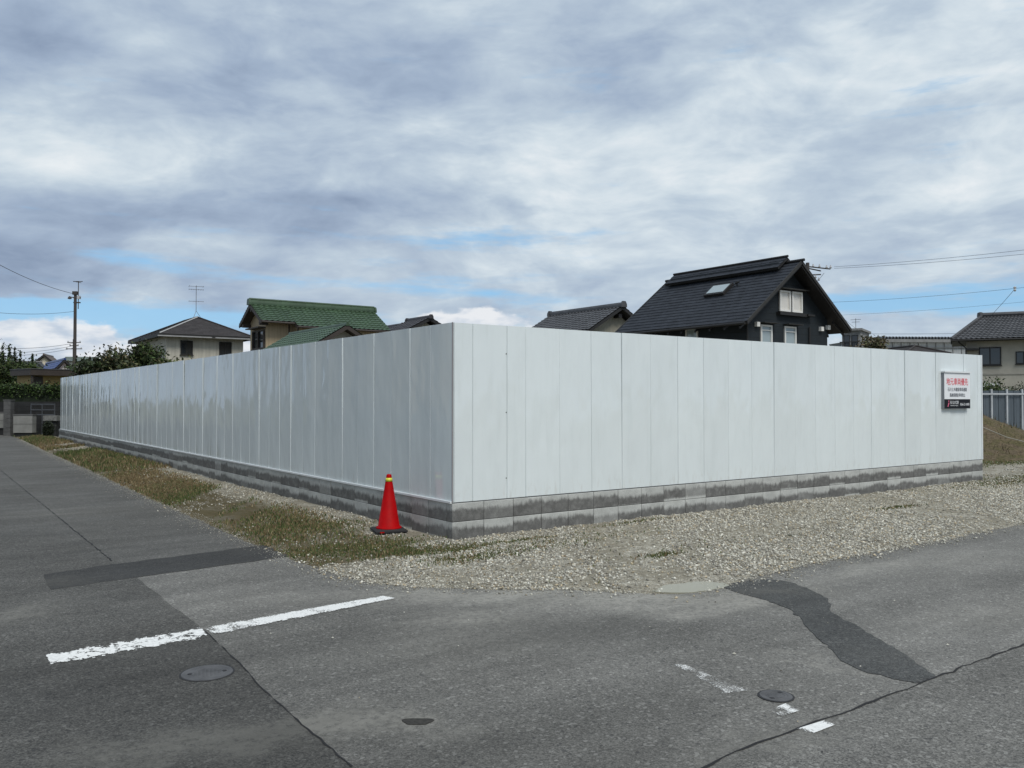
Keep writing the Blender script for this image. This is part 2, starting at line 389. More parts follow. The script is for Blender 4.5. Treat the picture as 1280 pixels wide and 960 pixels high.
crack_px = [(872, 968), (890, 959), (920, 943), (960, 928), (1000, 913), (1020, 905), (1065, 891), (1110, 872), (1145, 860), (1180, 845), (1220, 830), (1280, 808)]
crack = [G(*p) for p in crack_px]
ck = [crack[0]-(crack[2]-crack[0]).normalized()*6]+crack+[crack[-1]+(crack[-1]-crack[-3]).normalized()*60]
sheet('near_road_lane', ragged(ck, .12, .006, 8)+[ck[-1]-Lv*6, ck[0]-Lv*6], .0120, M_ROAD_LOW)
sheet('trench_patch', ragged([G(55, 720), G(120, 710), G(330, 683), G(362, 697), G(180, 722), G(64, 739)], .12, .012, 6, True), .0140, M_PATCH)
pp = [(525,150),(548,143),(575,137),(640,132),(675,135),(700,140),(750,160),(775,172),(790,185),(797,200),(795,210),(830,235),(860,247),(880,260),(930,290),(960,308),(990,325),(1040,365),(1058,382),(1010,393),(950,382),(890,368),(865,358),(840,345),(815,328),(800,310),(770,285),(730,245),(720,225),(690,205),(640,185),(590,172),(550,160)]
sheet('repair_patch', ragged([G(640+x/2, 660+y/2) for x, y in pp], .05, .010, 4, True), .0140, M_PATCH2)
M_CRACK = flat('crack_dark', (.012, .012, .013), .9, .3)
def strip(name, pts, w, z, mat, seed=1, vary=.5):
    r = random.Random(seed); P = ragged(pts, .07, w*.45, seed); L_, R_ = [], []
    for i, p in enumerate(P):
        d = (P[min(i+1, len(P)-1)]-P[max(i-1, 0)]); d.normalize(); n = Vector((-d.y, d.x, 0)); ww = w*(1-vary+2*vary*r.random())*.5
        L_.append(p+n*ww); R_.append(p-n*ww)
    vs = [(p.x, p.y, z) for p in L_+R_]; k = len(P)
    b = MB(); b.add(vs, [(i, i+1, k+i+1, k+i) for i in range(k-1)]); return b.build(name, mat, kind='structure')
strip('road_crack', crack+[crack[-1]+(crack[-1]-crack[-3]).normalized()*8], .012, .0150, M_CRACK, 2)
strip('road_joint', joint[4:], .0065, .0150, M_CRACK, 3, .9)
strip('road_joint', joint[:3], .010, .0150, M_CRACK, 4, .9)
# painted markings with worn-through gaps
def paint(name, wear, grain=60, soft=.1, seed=0.0):
    def fn(t, P, O):
        uv = t.new('ShaderNodeUVMap'); u, v, _ = t.sep(uv.outputs[0])[:]
        n = t.noise(t.v('ADD', P, (seed, 0, 0)), grain, 5, .65); n2 = t.noise(P, 9, 3, .5)
        e = t.m('MINIMUM', t.m('MINIMUM', v, t.sub(1.0, v)), t.mul(t.m('MINIMUM', u, t.sub(1.0, u)), 14.0))
        k = t.add(t.add(t.mul(n, 1.0), t.mul(t.sub(n2, .5), .7)), t.rng(e, 0, .22, -.22, .02))
        k = t.sub(k, t.mul(wear, 1.0) if not callable(wear) else wear(t, u, v))
        a = t.rng(k, 0, soft, 0, 1)
        c = t.v('SCALE', (.74, .74, .72), None, t.rng(n, .3, .7, .85, 1.1))
        return {'Base Color': c, 'Roughness': .75, 'alpha': a}
    return material(name, fn)
def marking(name, quads, mat, z=.0160):                     # quads: rows of (left, right) ground points
    b = MB(); vs = []
    for a, c in quads: vs += [(a.x, a.y, z), (c.x, c.y, z)]
    n = len(quads); b.add(vs, [(2*i, 2*i+1, 2*i+3, 2*i+2) for i in range(n-1)])
    o = b.build(name, mat, kind='structure'); uvl = o.data.uv_layers.new(name='UVMap')
    for lp in o.data.loops:
        vi = lp.vertex_index; uvl.data[lp.index].uv = ((vi//2)/(n-1), vi % 2)
    return o
def row(a, b, n=8): return [a.lerp(b, i/n) for i in range(n+1)]
def duo(a0, a1, b0, b1, n=12): return list(zip(row(G(*a0), G(*a1), n), row(G(*b0), G(*b1), n)))
marking('stop_line', duo((56, 821), (252, 786), (62, 836), (262, 799)), paint('paint_flaking', .42, 38, .03, 1.0))
marking('stop_line', duo((250, 787), (478, 747), (268, 797), (496, 750)), paint('paint_line', lambda t, u, v: t.rng(u, 0, .5, .42, .30), 70, .12, 4.0))
marking('lane_dash', duo((838, 833), (905, 871), (856, 833), (940, 866)), paint('paint_ghost', lambda t, u, v: t.add(.50, t.mul(t.m('ABSOLUTE', t.sub(u, .45)), -.20)), 110, .30, 7.0))
marking('lane_dash', duo((956, 893), (974, 900), (982, 883), (1000, 892), 4), paint('paint_dash', lambda t, u, v: t.rng(v, .3, 1, .44, .16), 110, .26, 9.0))
marking('lane_dash', duo((996, 915), (1016, 921), (1031, 904), (1044, 910), 4), paint('paint_dash_clean', .27, 90, .22, 12.0))
# verge height field, tucked under the asphalt edge
EP = np.array([[p.x, p.y] for p in [far_l]+edge+[far_r]])
def signed_dist(x, y):
    best = np.full(x.shape, 1e9); sg = np.ones(x.shape)
    for a, b in zip(EP[:-1], EP[1:]):
        d = b-a; L2 = d@d; t = np.clip(((x-a[0])*d[0]+(y-a[1])*d[1])/L2, 0, 1)
        qx, qy = a[0]+t*d[0]-x, a[1]+t*d[1]-y; dd = np.hypot(qx, qy); cr = d[0]*(y-a[1])-d[1]*(x-a[0])
        m = dd < best-1e-9; best = np.where(m, dd, best); sg = np.where(m, np.sign(cr), sg)
    return best*sg
def vnoise(x, y, s, seed):
    x, y = x*s+seed*17.3, y*s+seed*9.1
    xi, yi = np.floor(x).astype(np.int64), np.floor(y).astype(np.int64); fx, fy = x-xi, y-yi; fx, fy = fx*fx*(3-2*fx), fy*fy*(3-2*fy)
    h = lambda i, j: (((i*374761393+j*668265263+seed*1442695) & 0x7fffffff)*1274126177 & 0x7fffffff)/0x7fffffff
    return (h(xi, yi)*(1-fx)+h(xi+1, yi)*fx)*(1-fy)+(h(xi, yi+1)*(1-fx)+h(xi+1, yi+1)*fx)*fy
def fbm(x, y, s, seed): return sum(vnoise(x, y, s*2**k, seed+k)/2**k for k in range(4))/1.875
PUD = G(866, 737)
def verge_h(x, y):
    d = signed_dist(x, y)
    h = np.clip(d*.16, -.05, .022)+np.clip(d, 0, .4)*.10*(fbm(x, y, 1.3, 3)-.5)+np.clip(d, 0, .2)*.12*(fbm(x, y, 9, 5)-.5)
    pd = np.exp(-(((x-PUD.x)*Rv.x+(y-PUD.y)*Rv.y)/.48)**2-((-(x-PUD.x)*Rv.y+(y-PUD.y)*Rv.x)/.22)**2)
    return np.where(d > -.02, h*(1-.9*pd)-.012*pd*0, h)
def verge_grid(a0, a1, b0, b1, st, name):
    na, nb = int((a1-a0)/st)+1, int((b1-b0)/st)+1
    A, B = np.meshgrid(np.linspace(a0, a1, na), np.linspace(b0, b1, nb), indexing='ij')
    x = C0.x+A*Rv.x+B*Lv.x; y = C0.y+A*Rv.y+B*Lv.y; z = verge_h(x, y)
    V = np.stack([x, y, z], -1).reshape(-1, 3); i = np.arange(na*nb).reshape(na, nb)
    Fc = np.stack([i[:-1, :-1], i[1:, :-1], i[1:, 1:], i[:-1, 1:]], -1).reshape(-1, 4)
    o = np_mesh(name, V, Fc, M_VERGE); o.data.shade_smooth(); o['kind'] = 'structure'
verge_grid(-3.2, .3, -4.2, 33, .08, 'verge')
verge_grid(.3, 30, -4.2, .3, .08, 'verge')
verge_grid(12.2, 40, .3, 20, .25, 'gravel_yard')
# ---- scattered stones and grass
M_STONE = material('loose_stone', lambda t, P, O: {'Base Color': t.new('ShaderNodeVertexColor', layer_name='Col').outputs[0], 'Roughness': .9, 'Specular IOR Level': .25})
M_GRASS = material('grass_blade', lambda t, P, O: {'Base Color': t.new('ShaderNodeVertexColor', layer_name='Col').outputs[0], 'Roughness': .8, 'Specular IOR Level': .2})
def frame_xy(a, b): return C0.x+a*Rv.x+b*Lv.x, C0.y+a*Rv.y+b*Lv.y
def stones(name, a, b, size, pal, seed, spill=0.0):
    r = np.random.default_rng(seed); x, y = frame_xy(a, b); d = signed_dist(x, y)
    inside_lot = (a > -.005) & (b > -.005) & (a < 12.0)
    keep = (d > -.03-.28*r.random(len(x))**9-spill*r.random(len(x))**3) & (d < (.15 if spill else 99)) & ~inside_lot
    x, y, size, d = x[keep], y[keep], size[keep], d[keep]; n = len(x)
    z = np.maximum(verge_h(x, y), np.where(d < .03, .012, -1))+size*.25
    octa = np.array([[1, 0, 0], [-1, 0, 0], [0, 1, 0], [0, -1, 0], [0, 0, 1], [0, 0, -1]], float)
    V = octa[None]*(.65+.7*r.random((n, 6, 1)))*np.array([1, .8, .6]); ang = r.random(n)*6.28; c, s = np.cos(ang)[:, None], np.sin(ang)[:, None]
    V[:, :, 2] += V[:, :, 0]*(r.random((n, 1))-.5)*.9
    V = np.stack([V[:, :, 0]*c-V[:, :, 1]*s, V[:, :, 0]*s+V[:, :, 1]*c, V[:, :, 2]], -1)*size[:, None, None]
    V += np.stack([x, y, z], -1)[:, None]
    tri = np.array([[0, 2, 4], [2, 1, 4], [1, 3, 4], [3, 0, 4], [2, 0, 5], [1, 2, 5], [3, 1, 5], [0, 3, 5]])
    Fc = (tri[None]+(np.arange(n)*6)[:, None, None]).reshape(-1, 3)
    pal = np.array(pal); cc = pal[r.integers(0, len(pal), n)]*(.66+.66*r.random((n, 1)))
    o = np_mesh(name, V.reshape(-1, 3), Fc, M_STONE, np.repeat(cc, 6, 0)); o['kind'] = 'stuff'
    tag(o, 'loose crushed pale gravel scattered on the verge around the fence', 'gravel'); return o
PALG = [(.45, .435, .375), (.38, .365, .315), (.50, .48, .41), (.33, .31, .265), (.42, .355, .25), (.60, .58, .51), (.25, .235, .20), (.42, .405, .35), (.21, .20, .17)]
def scat(n, a0, a1, b0, b1, dens, r):
    a = a0+(a1-a0)*r.random(n); b = b0+(b1-b0)*r.random(n); x, y = frame_xy(a, b)
    k = r.random(n) < dens(a, b, x, y); return a[k], b[k]
r1 = np.random.default_rng(11)
def dr(a, b, x, y):
    d = 1-.85*np.clip((fbm(x, y, 1.0, 21)-.46)*7, 0, 1)*np.clip((fbm(x, y, 4, 8)-.3)*6, 0, 1)
    for px, py, rad, st in ((950, 665, .55, 3.2), (600, 722, .3, 3.5), (860, 735, .35, 2), (1000, 640, .5, 2)):
        g = G(px, py); u = ((x-g.x)*Rv.x+(y-g.y)*Rv.y)/(rad*st); w = (-(x-g.x)*Rv.y+(y-g.y)*Rv.x)/rad
        d = d*(1-.8*np.exp(-u*u-w*w))
    return d
a, b = scat(165000, -.6, 13.5, -4.0, .0, dr, r1)
a4_, b4_ = scat(36000, -3.0, -.6, -4.0, -.55, lambda a, b, x, y: np.where(fbm(x, y, 1.6, 12) > .42, .9, .35), r1)
a1_, b1_ = scat(16000, 13, 30, -4, 1.0, dr, r1)
a2_, b2_ = scat(30000, -3.0, .0, -1.6, 9, lambda a, b, x, y: np.where(a > -.35-.5*fbm(x, y, 1.3, 77), .8, .22*(fbm(x, y, 1.5, 31) > .45))*np.clip(1.4-b/9, .35, 1)*(fbm(x, y, 2.2, 35) > .38), r1)
a3_, b3_ = scat(9000, -2.2, .0, 9, 32, lambda a, b, x, y: .5*(a > -1.2), r1)
sz = lambda n, lo, hi: lo+(hi-lo)*r1.random(n)**2.2
stones('gravel', np.concatenate([a, a1_, a2_, a3_, a4_]), np.concatenate([b, b1_, b2_, b3_, b4_]),
       np.concatenate([sz(len(a), .0045, .021), sz(len(a1_), .014, .032), sz(len(a2_), .006, .020), sz(len(a3_), .014, .028), sz(len(a4_), .005, .018)]), PALG, 3)
CONE_G = G(486, 667)
_t = np.random.default_rng(77); _k = _t.integers(0, len(EP)-3, 42000)+1; _u = _t.random(42000); _L = np.hypot(*(EP[1:]-EP[:-1]).T); _k = _t.choice(np.arange(1, len(EP)-2), 42000, p=_L[1:-1]/_L[1:-1].sum())
_p = EP[_k]+(EP[_k+1]-EP[_k])*_u[:, None]+_t.normal(0, .16, (42000, 2)); _q = _p-np.array([C0.x, C0.y])
stones('grit', _q@np.array([Rv.x, Rv.y]), _q@np.array([Lv.x, Lv.y]), .0022+.0045*_t.random(42000)**2, PALG, 8, .5)['label'] = 'fine sandy grit spilled from the gravel along the asphalt edge'
_n = 900; _s = np.random.default_rng(5); _a = _s.uniform(-9, 9, _n); _b = _s.uniform(-9, -2.2, _n); _x, _y = frame_xy(_a, _b); _dd = signed_dist(_x, _y); _ok = (_dd < -.1) & (_s.random(_n) < np.exp(_dd*.55)+.12)
def road_crumbs():
    x, y = _x[_ok], _y[_ok]; n = len(x); sz_ = .003+.008*_s.random(n)**3; V = np.array([[1, 0, 0], [-1, 0, 0], [0, 1, 0], [0, -1, 0], [0, 0, .8], [0, 0, -.4]])[None]*(.6+.8*_s.random((n, 6, 1)))*sz_[:, None, None]+np.stack([x, y, .016+0*x], -1)[:, None]
    tri = np.array([[0, 2, 4], [2, 1, 4], [1, 3, 4], [3, 0, 4]]); Fc = (tri[None]+(np.arange(n)*6)[:, None, None]).reshape(-1, 3); pal = np.array(PALG+[(.06, .045, .03), (.05, .05, .05)])
    o = np_mesh('road_crumbs', V.reshape(-1, 3), Fc, M_STONE, np.repeat(pal[_s.integers(0, len(pal), n)], 6, 0)); tag(o, 'stray gravel crumbs lying loose on the asphalt of the junction', 'gravel', kind='stuff')
road_crumbs()
def blades(name, a, b, hgt, seed, tint, label, wid=.004, lean=.6):
    r = np.random.default_rng(seed); x, y = frame_xy(a, b); d = signed_dist(x, y)
    keep = (d > .0+.06*r.random(len(x))) & (np.hypot(x-CONE_G.x, y-CONE_G.y) > .30) & ~((a > -.01) & (b > -.01) & (a < 12.0)); x, y, hgt = x[keep], y[keep], hgt[keep]; n = len(x)
    z = verge_h(x, y)-.005; ang = r.random(n)*6.28; ln = (r.random(n)*lean)*hgt; la = r.random(n)*6.28
    w = wid*(.7+.8*r.random(n))*(1+np.hypot(x, y)/14)
    dx, dy = np.cos(ang)*w, np.sin(ang)*w; tx, ty = np.cos(la)*ln, np.sin(la)*ln
    P0 = np.stack([x-dx, y-dy, z], -1); P1 = np.stack([x+dx, y+dy, z], -1)
    P2 = np.stack([x+dx*.7+tx*.4, y+dy*.7+ty*.4, z+hgt*.6], -1); P3 = np.stack([x+tx, y+ty, z+hgt*(.85+.15*r.random(n))], -1)
    V = np.stack([P0, P1, P2, P3], 1).reshape(-1, 3); Fc = np.arange(n*4).reshape(n, 4)
    g = np.array([[.075, .10, .035], [.11, .135, .048], [.05, .08, .026], [.13, .13, .055]]); s_ = np.array([[.20, .15, .08], [.155, .11, .06], [.25, .205, .12]])
    dry = r.random(n) < np.clip(tint(x, y), .05, .95)
    cc = np.where(dry[:, None], s_[r.integers(0, 3, n)], g[r.integers(0, 4, n)])*(.7+.6*r.random((n, 1)))
    o = np_mesh(name, V, Fc, M_GRASS, np.repeat(cc, 4, 0)); o['kind'] = 'stuff'; tag(o, label, 'grass'); return o
def hb(n, lo, hi): return lo+(hi-lo)*r1.random(n)**1.8
dl = lambda a, b, x, y: np.clip(3.2*(fbm(x, y, 1.1, 41)-.33), 0, 1)*np.clip(1.6-np.abs(a+1.25)/.62, .0, 1)*np.clip(b/2.5+.25, .0, 1)
ga, gb = scat(175000, -2.9, .0, -1.2, 12, dl, r1)
gc, gd = scat(65000, -2.9, .0, 12, 34, lambda a, b, x, y: np.clip((b-8)/8, .5, 1)*(fbm(x, y, .8, 4) > .36), r1)
dry = lambda x, y: 1.9*(fbm(x, y, .7, 51)-.26)
blades('verge_grass', np.concatenate([ga, gc]), np.concatenate([gb, gd]), np.concatenate([hb(len(ga), .012, .055), hb(len(gc), .04, .13)]), 5, dry, 'green and straw coloured grass growing on the left verge beside the white fence')
def spot(px, py, ra, rb, n):
    g = G(px, py)-C0; ca, cb = g.dot(Rv), g.dot(Lv); k = np.random.default_rng(int(px)); m = k.normal(0, 1, (n, 2)); return ca+m[:, 0]*ra, cb+m[:, 1]*rb
sp = [spot(425, 690, .45, .16, 3800), spot(505, 692, .45, .14, 3000), spot(470, 682, .5, .1, 900), spot(640, 690, .6, .12, 700), spot(700, 680, .8, .2, 500), spot(900, 690, 1.2, .3, 400), spot(560, 690, .25, .1, 2500), spot(395, 660, .3, .2, 2500), spot(590, 700, .3, .10, 1500), spot(830, 697, .14, .05, 500), spot(1120, 636, .3, .06, 500),
      spot(1270, 603, 1.2, .35, 6000), spot(1262, 578, 2.0, .35, 6000), spot(800, 655, .4, .04, 500), spot(640, 680, .4, .04, 700)]
blades('weed_patch', np.concatenate([s[0] for s in sp]), np.concatenate([s[1] for s in sp]), hb(sum(len(s[0]) for s in sp), .010, .042), 9, lambda x, y: .25+.4*(fbm(x, y, 6, 2)-.3), 'short green weeds creeping through the gravel around the fence corner')
# puddle
def pud_fn(t, P, O): return {'Base Color': t.mix(t.noise(P, 3, 3), (.25, .24, .18), (.30, .285, .22)), 'Roughness': .06, 'IOR': 1.33, 'Specular IOR Level': .5}
pq = [(812, 739), (826, 733), (850, 730), (880, 729), (905, 731), (912, 734), (896, 738), (880, 741), (860, 743), (838, 743), (820, 742)]
sheet('puddle', ragged([G(*p) for p in pq], .05, .008, 12, True), .0155, material('muddy_water', pud_fn))
# ---------------------------------------------------------------- manhole covers, small hole
M_IRON = flat('cast_iron', (.095, .095, .098), .7, .3, 8, .2, .5, .4, 40)
M_IRON_D = flat('cast_iron_dark', (.02, .02, .022), .8, .2)
def manhole(px, py, r, label, rz, collar):
    g = G(px, py); e = empty('manhole_cover', (g.x, g.y, .0135), rz, label, 'manhole cover')
    MB().lathe([(r+.010, 0), (r+.010, .0008)], 40).build('rim_gap', M_IRON_D, e)
    MB().lathe([(r, .0005), (r-.001, .003), (r-.012, .004), (r-.022, .004), (r-.025, .002), (r*.62, .002), (r*.60, .0038), (r*.55, .0038), (r*.53, .002), (.02, .002)], 40).build('lid', M_IRON, e)
    for s in (-1, 1): MB().lathe([(.013, .0), (.013, .0045)], 10, (s*r*.66, 0, 0)).build('lifting_hole', M_IRON_D, e)
    b = MB()
    for k in range(-3, 4):
        for j in range(-3, 4):
            if math.hypot(k, j) < 3.2: b.box(k*r*.15-.006, j*r*.15-.006, .001, k*r*.15+.006, j*r*.15+.006, .0034)
    b.build('tread_studs', M_IRON, e, kind='stuff')
manhole(259, 844, .140, 'round grey iron manhole cover with two lifting holes, below the stop line', .35, 0)
manhole(970, 873, .084, 'small dark round manhole cover beside the short white dashes', .9, 0)
g = G(522, 905); hp = [Vector((g.x+.072*math.cos(t)*(1+.2*math.sin(3*t)), g.y+.05*math.sin(t)*(1+.25*math.cos(2*t)), 0)) for t in [i*math.pi/9 for i in range(18)]]
sheet('pothole', hp, .0135, flat('pothole_fill', (.03, .028, .024), .95, .5, 60))
# ---------------------------------------------------------------- white panel fence on a block base
ZB, ZT = .427, 2.427
END_R, END_L = 11.93, 29.25
def panel_fn(t, P, O):
    oi = t.new('ShaderNodeObjectInfo'); rnd = oi.outputs['Random']
    off = t.comb(t.mul(rnd, 31.0), t.mul(rnd, 17.0), 0.0)
    q = t.v('ADD', t.v('MULTIPLY', O, (1.0, 1.0, .42)), off)
    wave = t.noise(q, 3.3, 2, .45); wave2 = t.noise(t.v('MULTIPLY', q, (1, 1, .9)), 8.0, 1, .3)
    q2 = t.noise(t.v('MULTIPLY', P, (1, 1, .35)), .8, 3, .5)
    dirt = t.noise(t.v('MULTIPLY', P, (5, 5, .8)), 1.4, 5, .6)
    x, y, z = t.sep(O)[:]
    low = t.rng(z, .25, .0, 0, 1)
    c = t.mix(t.mul(t.rng(dirt, .45, .75), .5), (.71, .76, .765), (.64, .69, .69))
    c = t.v('SCALE', c, None, t.rng(rnd, 0, 1, .975, 1.015))
    strk = t.noise(t.v('MULTIPLY', P, (1, 1, .05)), 16, 4, .7); c = t.mix(t.mul(t.rng(strk, .52, .72), t.rng(dirt, .35, .7, .0, .14)), c, (.50, .52, .50))
    c = t.mix(t.mul(low, t.rng(t.noise(t.v('MULTIPLY', P, (1, 1, .3)), 22, 3), .5, .75, 0, .35)), c, (.52, .50, .46))
    bulge = t.m('SINE', t.mul(x, math.pi/.49))
    h = t.add(t.add(t.mul(wave, 1.1), t.mul(wave2, .16)), t.mul(bulge, t.rng(rnd, 0, 1, -.25, .45)))
    return {'Base Color': c, 'Roughness': t.add(t.rng(q2, .35, .65, .06, .14), t.mul(t.rng(dirt, .5, .7), .10)), 'Specular IOR Level': .5, 'IOR': 1.6, 'Normal': t.bump(h, 1.0, .0145)}
M_PANEL = material('white_enamelled_steel', panel_fn)
M_TRIM = flat('white_trim', (.74, .76, .77), .35, .05)
M_TRIM_D = flat('corner_trim_grey', (.30, .27, .28), .5, .1)
fence = empty('panel_fence', (C0.x, C0.y, 0), 0, 'long white steel panel fence wrapping the corner of the lot on a grey block base', 'fence')
def loc(a, b, z): return (Rv*a+Lv*b+Vector((0, 0, z)))
def panel_mesh(w, dy=.03):
    if True: return panel_mesh_(w, dy)
def panel_mesh_(w, dy):
    prof = [(0, dy), (0, .006), (.005, .0005), (.009, 0), (w-.010, 0), (w-.005, .002), (w-.005, .012), (w+.018, .012)]
    n = len(prof); hh = ZT-ZB
    b = MB(); vs = [(x, y, 0) for x, y in prof]+[(x, y, hh) for x, y in prof]
    b.add(vs, [(i, i+1, n+i+1, n+i) for i in range(n-1)])
    me = bpy.data.meshes.new('panel'); me.from_pydata(b.v, [], b.f); me.update(); me.materials.append(M_PANEL)
    return me
pr, pl = .513, .4865
me_r, me_l, me_c = panel_mesh(pr), panel_mesh(pl), panel_mesh(.262)
OUT = .030
rr = random.Random(5)
link_mesh('panel', me_c, fence, loc(.0, -OUT+.03, ZB), ANG)
s = .267; mid = panel_mesh(.47); m2 = panel_mesh(.265)
link_mesh('panel', mid, fence, loc(s, 0, ZB), ANG); s += .475
link_mesh('panel', m2, fence, loc(s, 0, ZB), ANG); s += .270
k = 0
while s+pr < END_R+.02:
    o = link_mesh('panel', me_r, fence, loc(s, 0, ZB+.001), ANG+rr.gauss(0, .0022)); o.rotation_euler.x = rr.gauss(0, .003); s += pr
if END_R-s > .05: link_mesh('panel', panel_mesh(END_R-s-.004), fence, loc(s, 0, ZB), ANG)
s = 0.0
while s+pl < END_L:
    s += pl
    o = link_mesh('panel', me_l, fence, loc(0, s, ZB+.001), ANG-math.pi/2-.003-abs(rr.gauss(0, .0028))); o.rotation_euler.x = rr.gauss(0, .003)
if END_L-s > .05: link_mesh('panel', panel_mesh(END_L-s-.004), fence, loc(0, END_L, ZB), ANG-math.pi/2)
def F_box(name, a0, b0, z0, a1, b1, z1, mat, parent):
    b = MB(); b.box(a0, b0, z0, a1, b1, z1); o = b.build(name, mat, parent); o.rotation_euler = (0, 0, ANG); return o
F_box('corner_trim', -.006, -.006, ZB, -.0012, .010, ZT+.004, M_TRIM_D, fence)
F_box('end_trim', END_R, -.004, ZB-.004, END_R+.035, .045, ZT+.003, M_TRIM, fence)
F_box('base_rail', -.026, .012, ZB-.012, .028, END_L, ZB+.010, M_TRIM, fence)
M_GALV = flat('galvanised_pipe', (.42, .43, .44), .45, .1, 6, .7)
for z in (.75, 1.4, 2.1):
    F_box('rail', .05, .05, z, END_R, .095, z+.045, M_GALV, fence); F_box('rail', .05, .10, z, .095, END_L, z+.045, M_GALV, fence)
for i in range(7):
    F_box('post', 1.9*i+.1, .10, -.03, 1.9*i+.15, .15, 2.3, M_GALV, fence)
for i in range(1, 15): F_box('post', .10, 2.0*i+.1, -.03, .15, 2.0*i+.15, 2.3, M_GALV, fence)
for z in (.66, 1.42, 2.10):
    b = MB(); b.M = Matrix.Rotation(math.pi/2, 4, 'X'); b.lathe([(.007, 0), (.007, .003)], 8); o = b.build('rivet', M_CRACK, fence); o.location = loc(.725, -.001, z); o.rotation_euler = (0, 0, ANG)
# ---- block base
def block_fn(t, P, O):
    oi = t.new('ShaderNodeObjectInfo'); rnd = oi.outputs['Random']
    x, y, z = t.sep(O)[:]
    nn = t.noise(t.v('MULTIPLY', P, (1, 1, .22)), 20, 5, .72); nb = t.noise(P, 4.5, 3, .5)
    top = t.add(t.rng(rnd, 0, 1, .112, .158), t.add(t.mul(t.sub(nn, .5), .13), t.mul(t.sub(nb, .5), .10)))
    wet = t.rng(t.sub(top, z), -.026, .036, 0, 1)
    r2 = t.m('FRACT', t.mul(rnd, 7.31))
    bot = t.add(t.rng(r2, .45, 1.0, -.05, .030), t.mul(t.sub(nn, .5), .05))
    wet = t.mul(wet, t.rng(t.sub(z, bot), -.012, .022, 0, 1)); wet = t.mul(wet, t.rng(t.noise(P, 14, 4, .6), .25, .6, .78, 1))
    wet = t.mul(wet, t.rng(t.m('FRACT', t.mul(rnd, 13.7)), .0, .22, .62, 1))
    g = t.noise(P, 110, 3, .7)
    c = t.mix(wet, (.44, .445, .425), (.125, .123, .118))
    c = t.v('SCALE', c, None, t.rng(g, .25, .75, .80, 1.2)); c = t.v('SCALE', c, None, t.rng(nb, .3, .7, .88, 1.12))
    return {'Base Color': c, 'Roughness': t.mix(wet, (.95,)*3, (.8,)*3), 'Specular IOR Level': .3, 'Normal': t.bump(g, .45, .003)}
M_BLOCK = material('concrete_block', block_fn)
M_MORTAR = flat('mortar', (.10, .10, .098), .95, .2, 9)
wall = empty('block_wall', (C0.x, C0.y, 0), 0, 'low two course grey concrete block wall with damp stains under the white fence', 'wall')
def chamfer_block(w, h, d, c=.004):
    b = MB(); b.add([(0, d, 0), (w, d, 0), (w, d, h), (0, d, h), (0, c, 0), (w, c, 0), (w, c, h), (0, c, h), (c, 0, c), (w-c, 0, c), (w-c, 0, h-c), (c, 0, h-c)],
        [(0, 1, 5, 4), (1, 2, 6, 5), (2, 3, 7, 6), (3, 0, 4, 7), (4, 5, 9, 8), (5, 6, 10, 9), (6, 7, 11, 10), (7, 4, 8, 11), (8, 9, 10, 11), (0, 3, 2, 1)])
    return b.mesh('block', M_BLOCK)
PB = END_R/29; HB = .208
bm_r = chamfer_block(PB-.006, HB-.005, .118); bm_l = chamfer_block(.3965-.006, HB-.005, .118); bm_0 = chamfer_block(PB+.012-.006, HB-.005, .118)
for c in range(2):
    z = .004+c*HB
    link_mesh('block', bm_0, wall, loc(-.012, -.012, z), ANG)
    for i in range(1, 29): link_mesh('block', bm_r, wall, loc(i*PB, -.012+rr.gauss(0, .0008), z), ANG)
    s = .115; first = .395
    me_f = chamfer_block(first, HB-.005, .112)
    link_mesh('block', me_f, wall, loc(-.012, s+first, z), ANG-math.pi/2); s += first+.006
    while s < END_L+.1:
        s += .3965
        link_mesh('block', bm_l, wall, loc(-.012+rr.gauss(0, .0008), s, z), ANG-math.pi/2)
F_box('mortar', -.004, -.004, -.06, END_R, .10, ZB-.006, M_MORTAR, wall); F_box('mortar', -.004, .10, -.06, .10, s, ZB-.016, M_MORTAR, wall)
M_FOOT = flat('footing_concrete', (.34, .34, .325), .95, .15, 12, bump=.5)
F_box('footing', -.020, -.028, -.08, END_R+.01, .10, .003, M_FOOT, wall)
# ---------------------------------------------------------------- sign board on the right fence
M_BLACK = flat('sign_black', (.008, .009, .013), .6, .05, spec=.2); M_SIGNW = flat('sign_white', (.80, .81, .83), .4, .02); M_RED = flat('sign_red', (.70, .03, .06), .5, .03)
M_SIDE = flat('sign_edge_grey', (.22, .23, .25), .5, .05); M_DARKTXT = flat('sign_text', (.035, .04, .06), .5, .03); M_PINK = flat('sign_logo_red', (.62, .12, .22), .5, .03)
s0, s1, zs0, zs1 = 10.42, 11.36, 1.405, 2.065
sign = empty('sign_board', C0+Rv*s0-Lv*.004+Vector((0, 0, zs0)), ANG, 'white notice board with red and black Japanese lettering over a black strip, on the fence', 'sign')
w_, h_ = s1-s0, zs1-zs0
MB().box(0, -.060, .0, w_, -.004, h_).build('board', M_SIDE, sign)
MB().box(.004, -.063, .175, w_-.004, -.0602, h_-.004).build('face', M_SIGNW, sign)
MB().box(.004, -.063, .004, w_-.004, -.0602, .173).build('black_strip', M_BLACK, sign)
MB().box(-.012, -.085, h_+.001, w_+.005, -.001, h_+.03).build('top_trim', M_TRIM, sign)
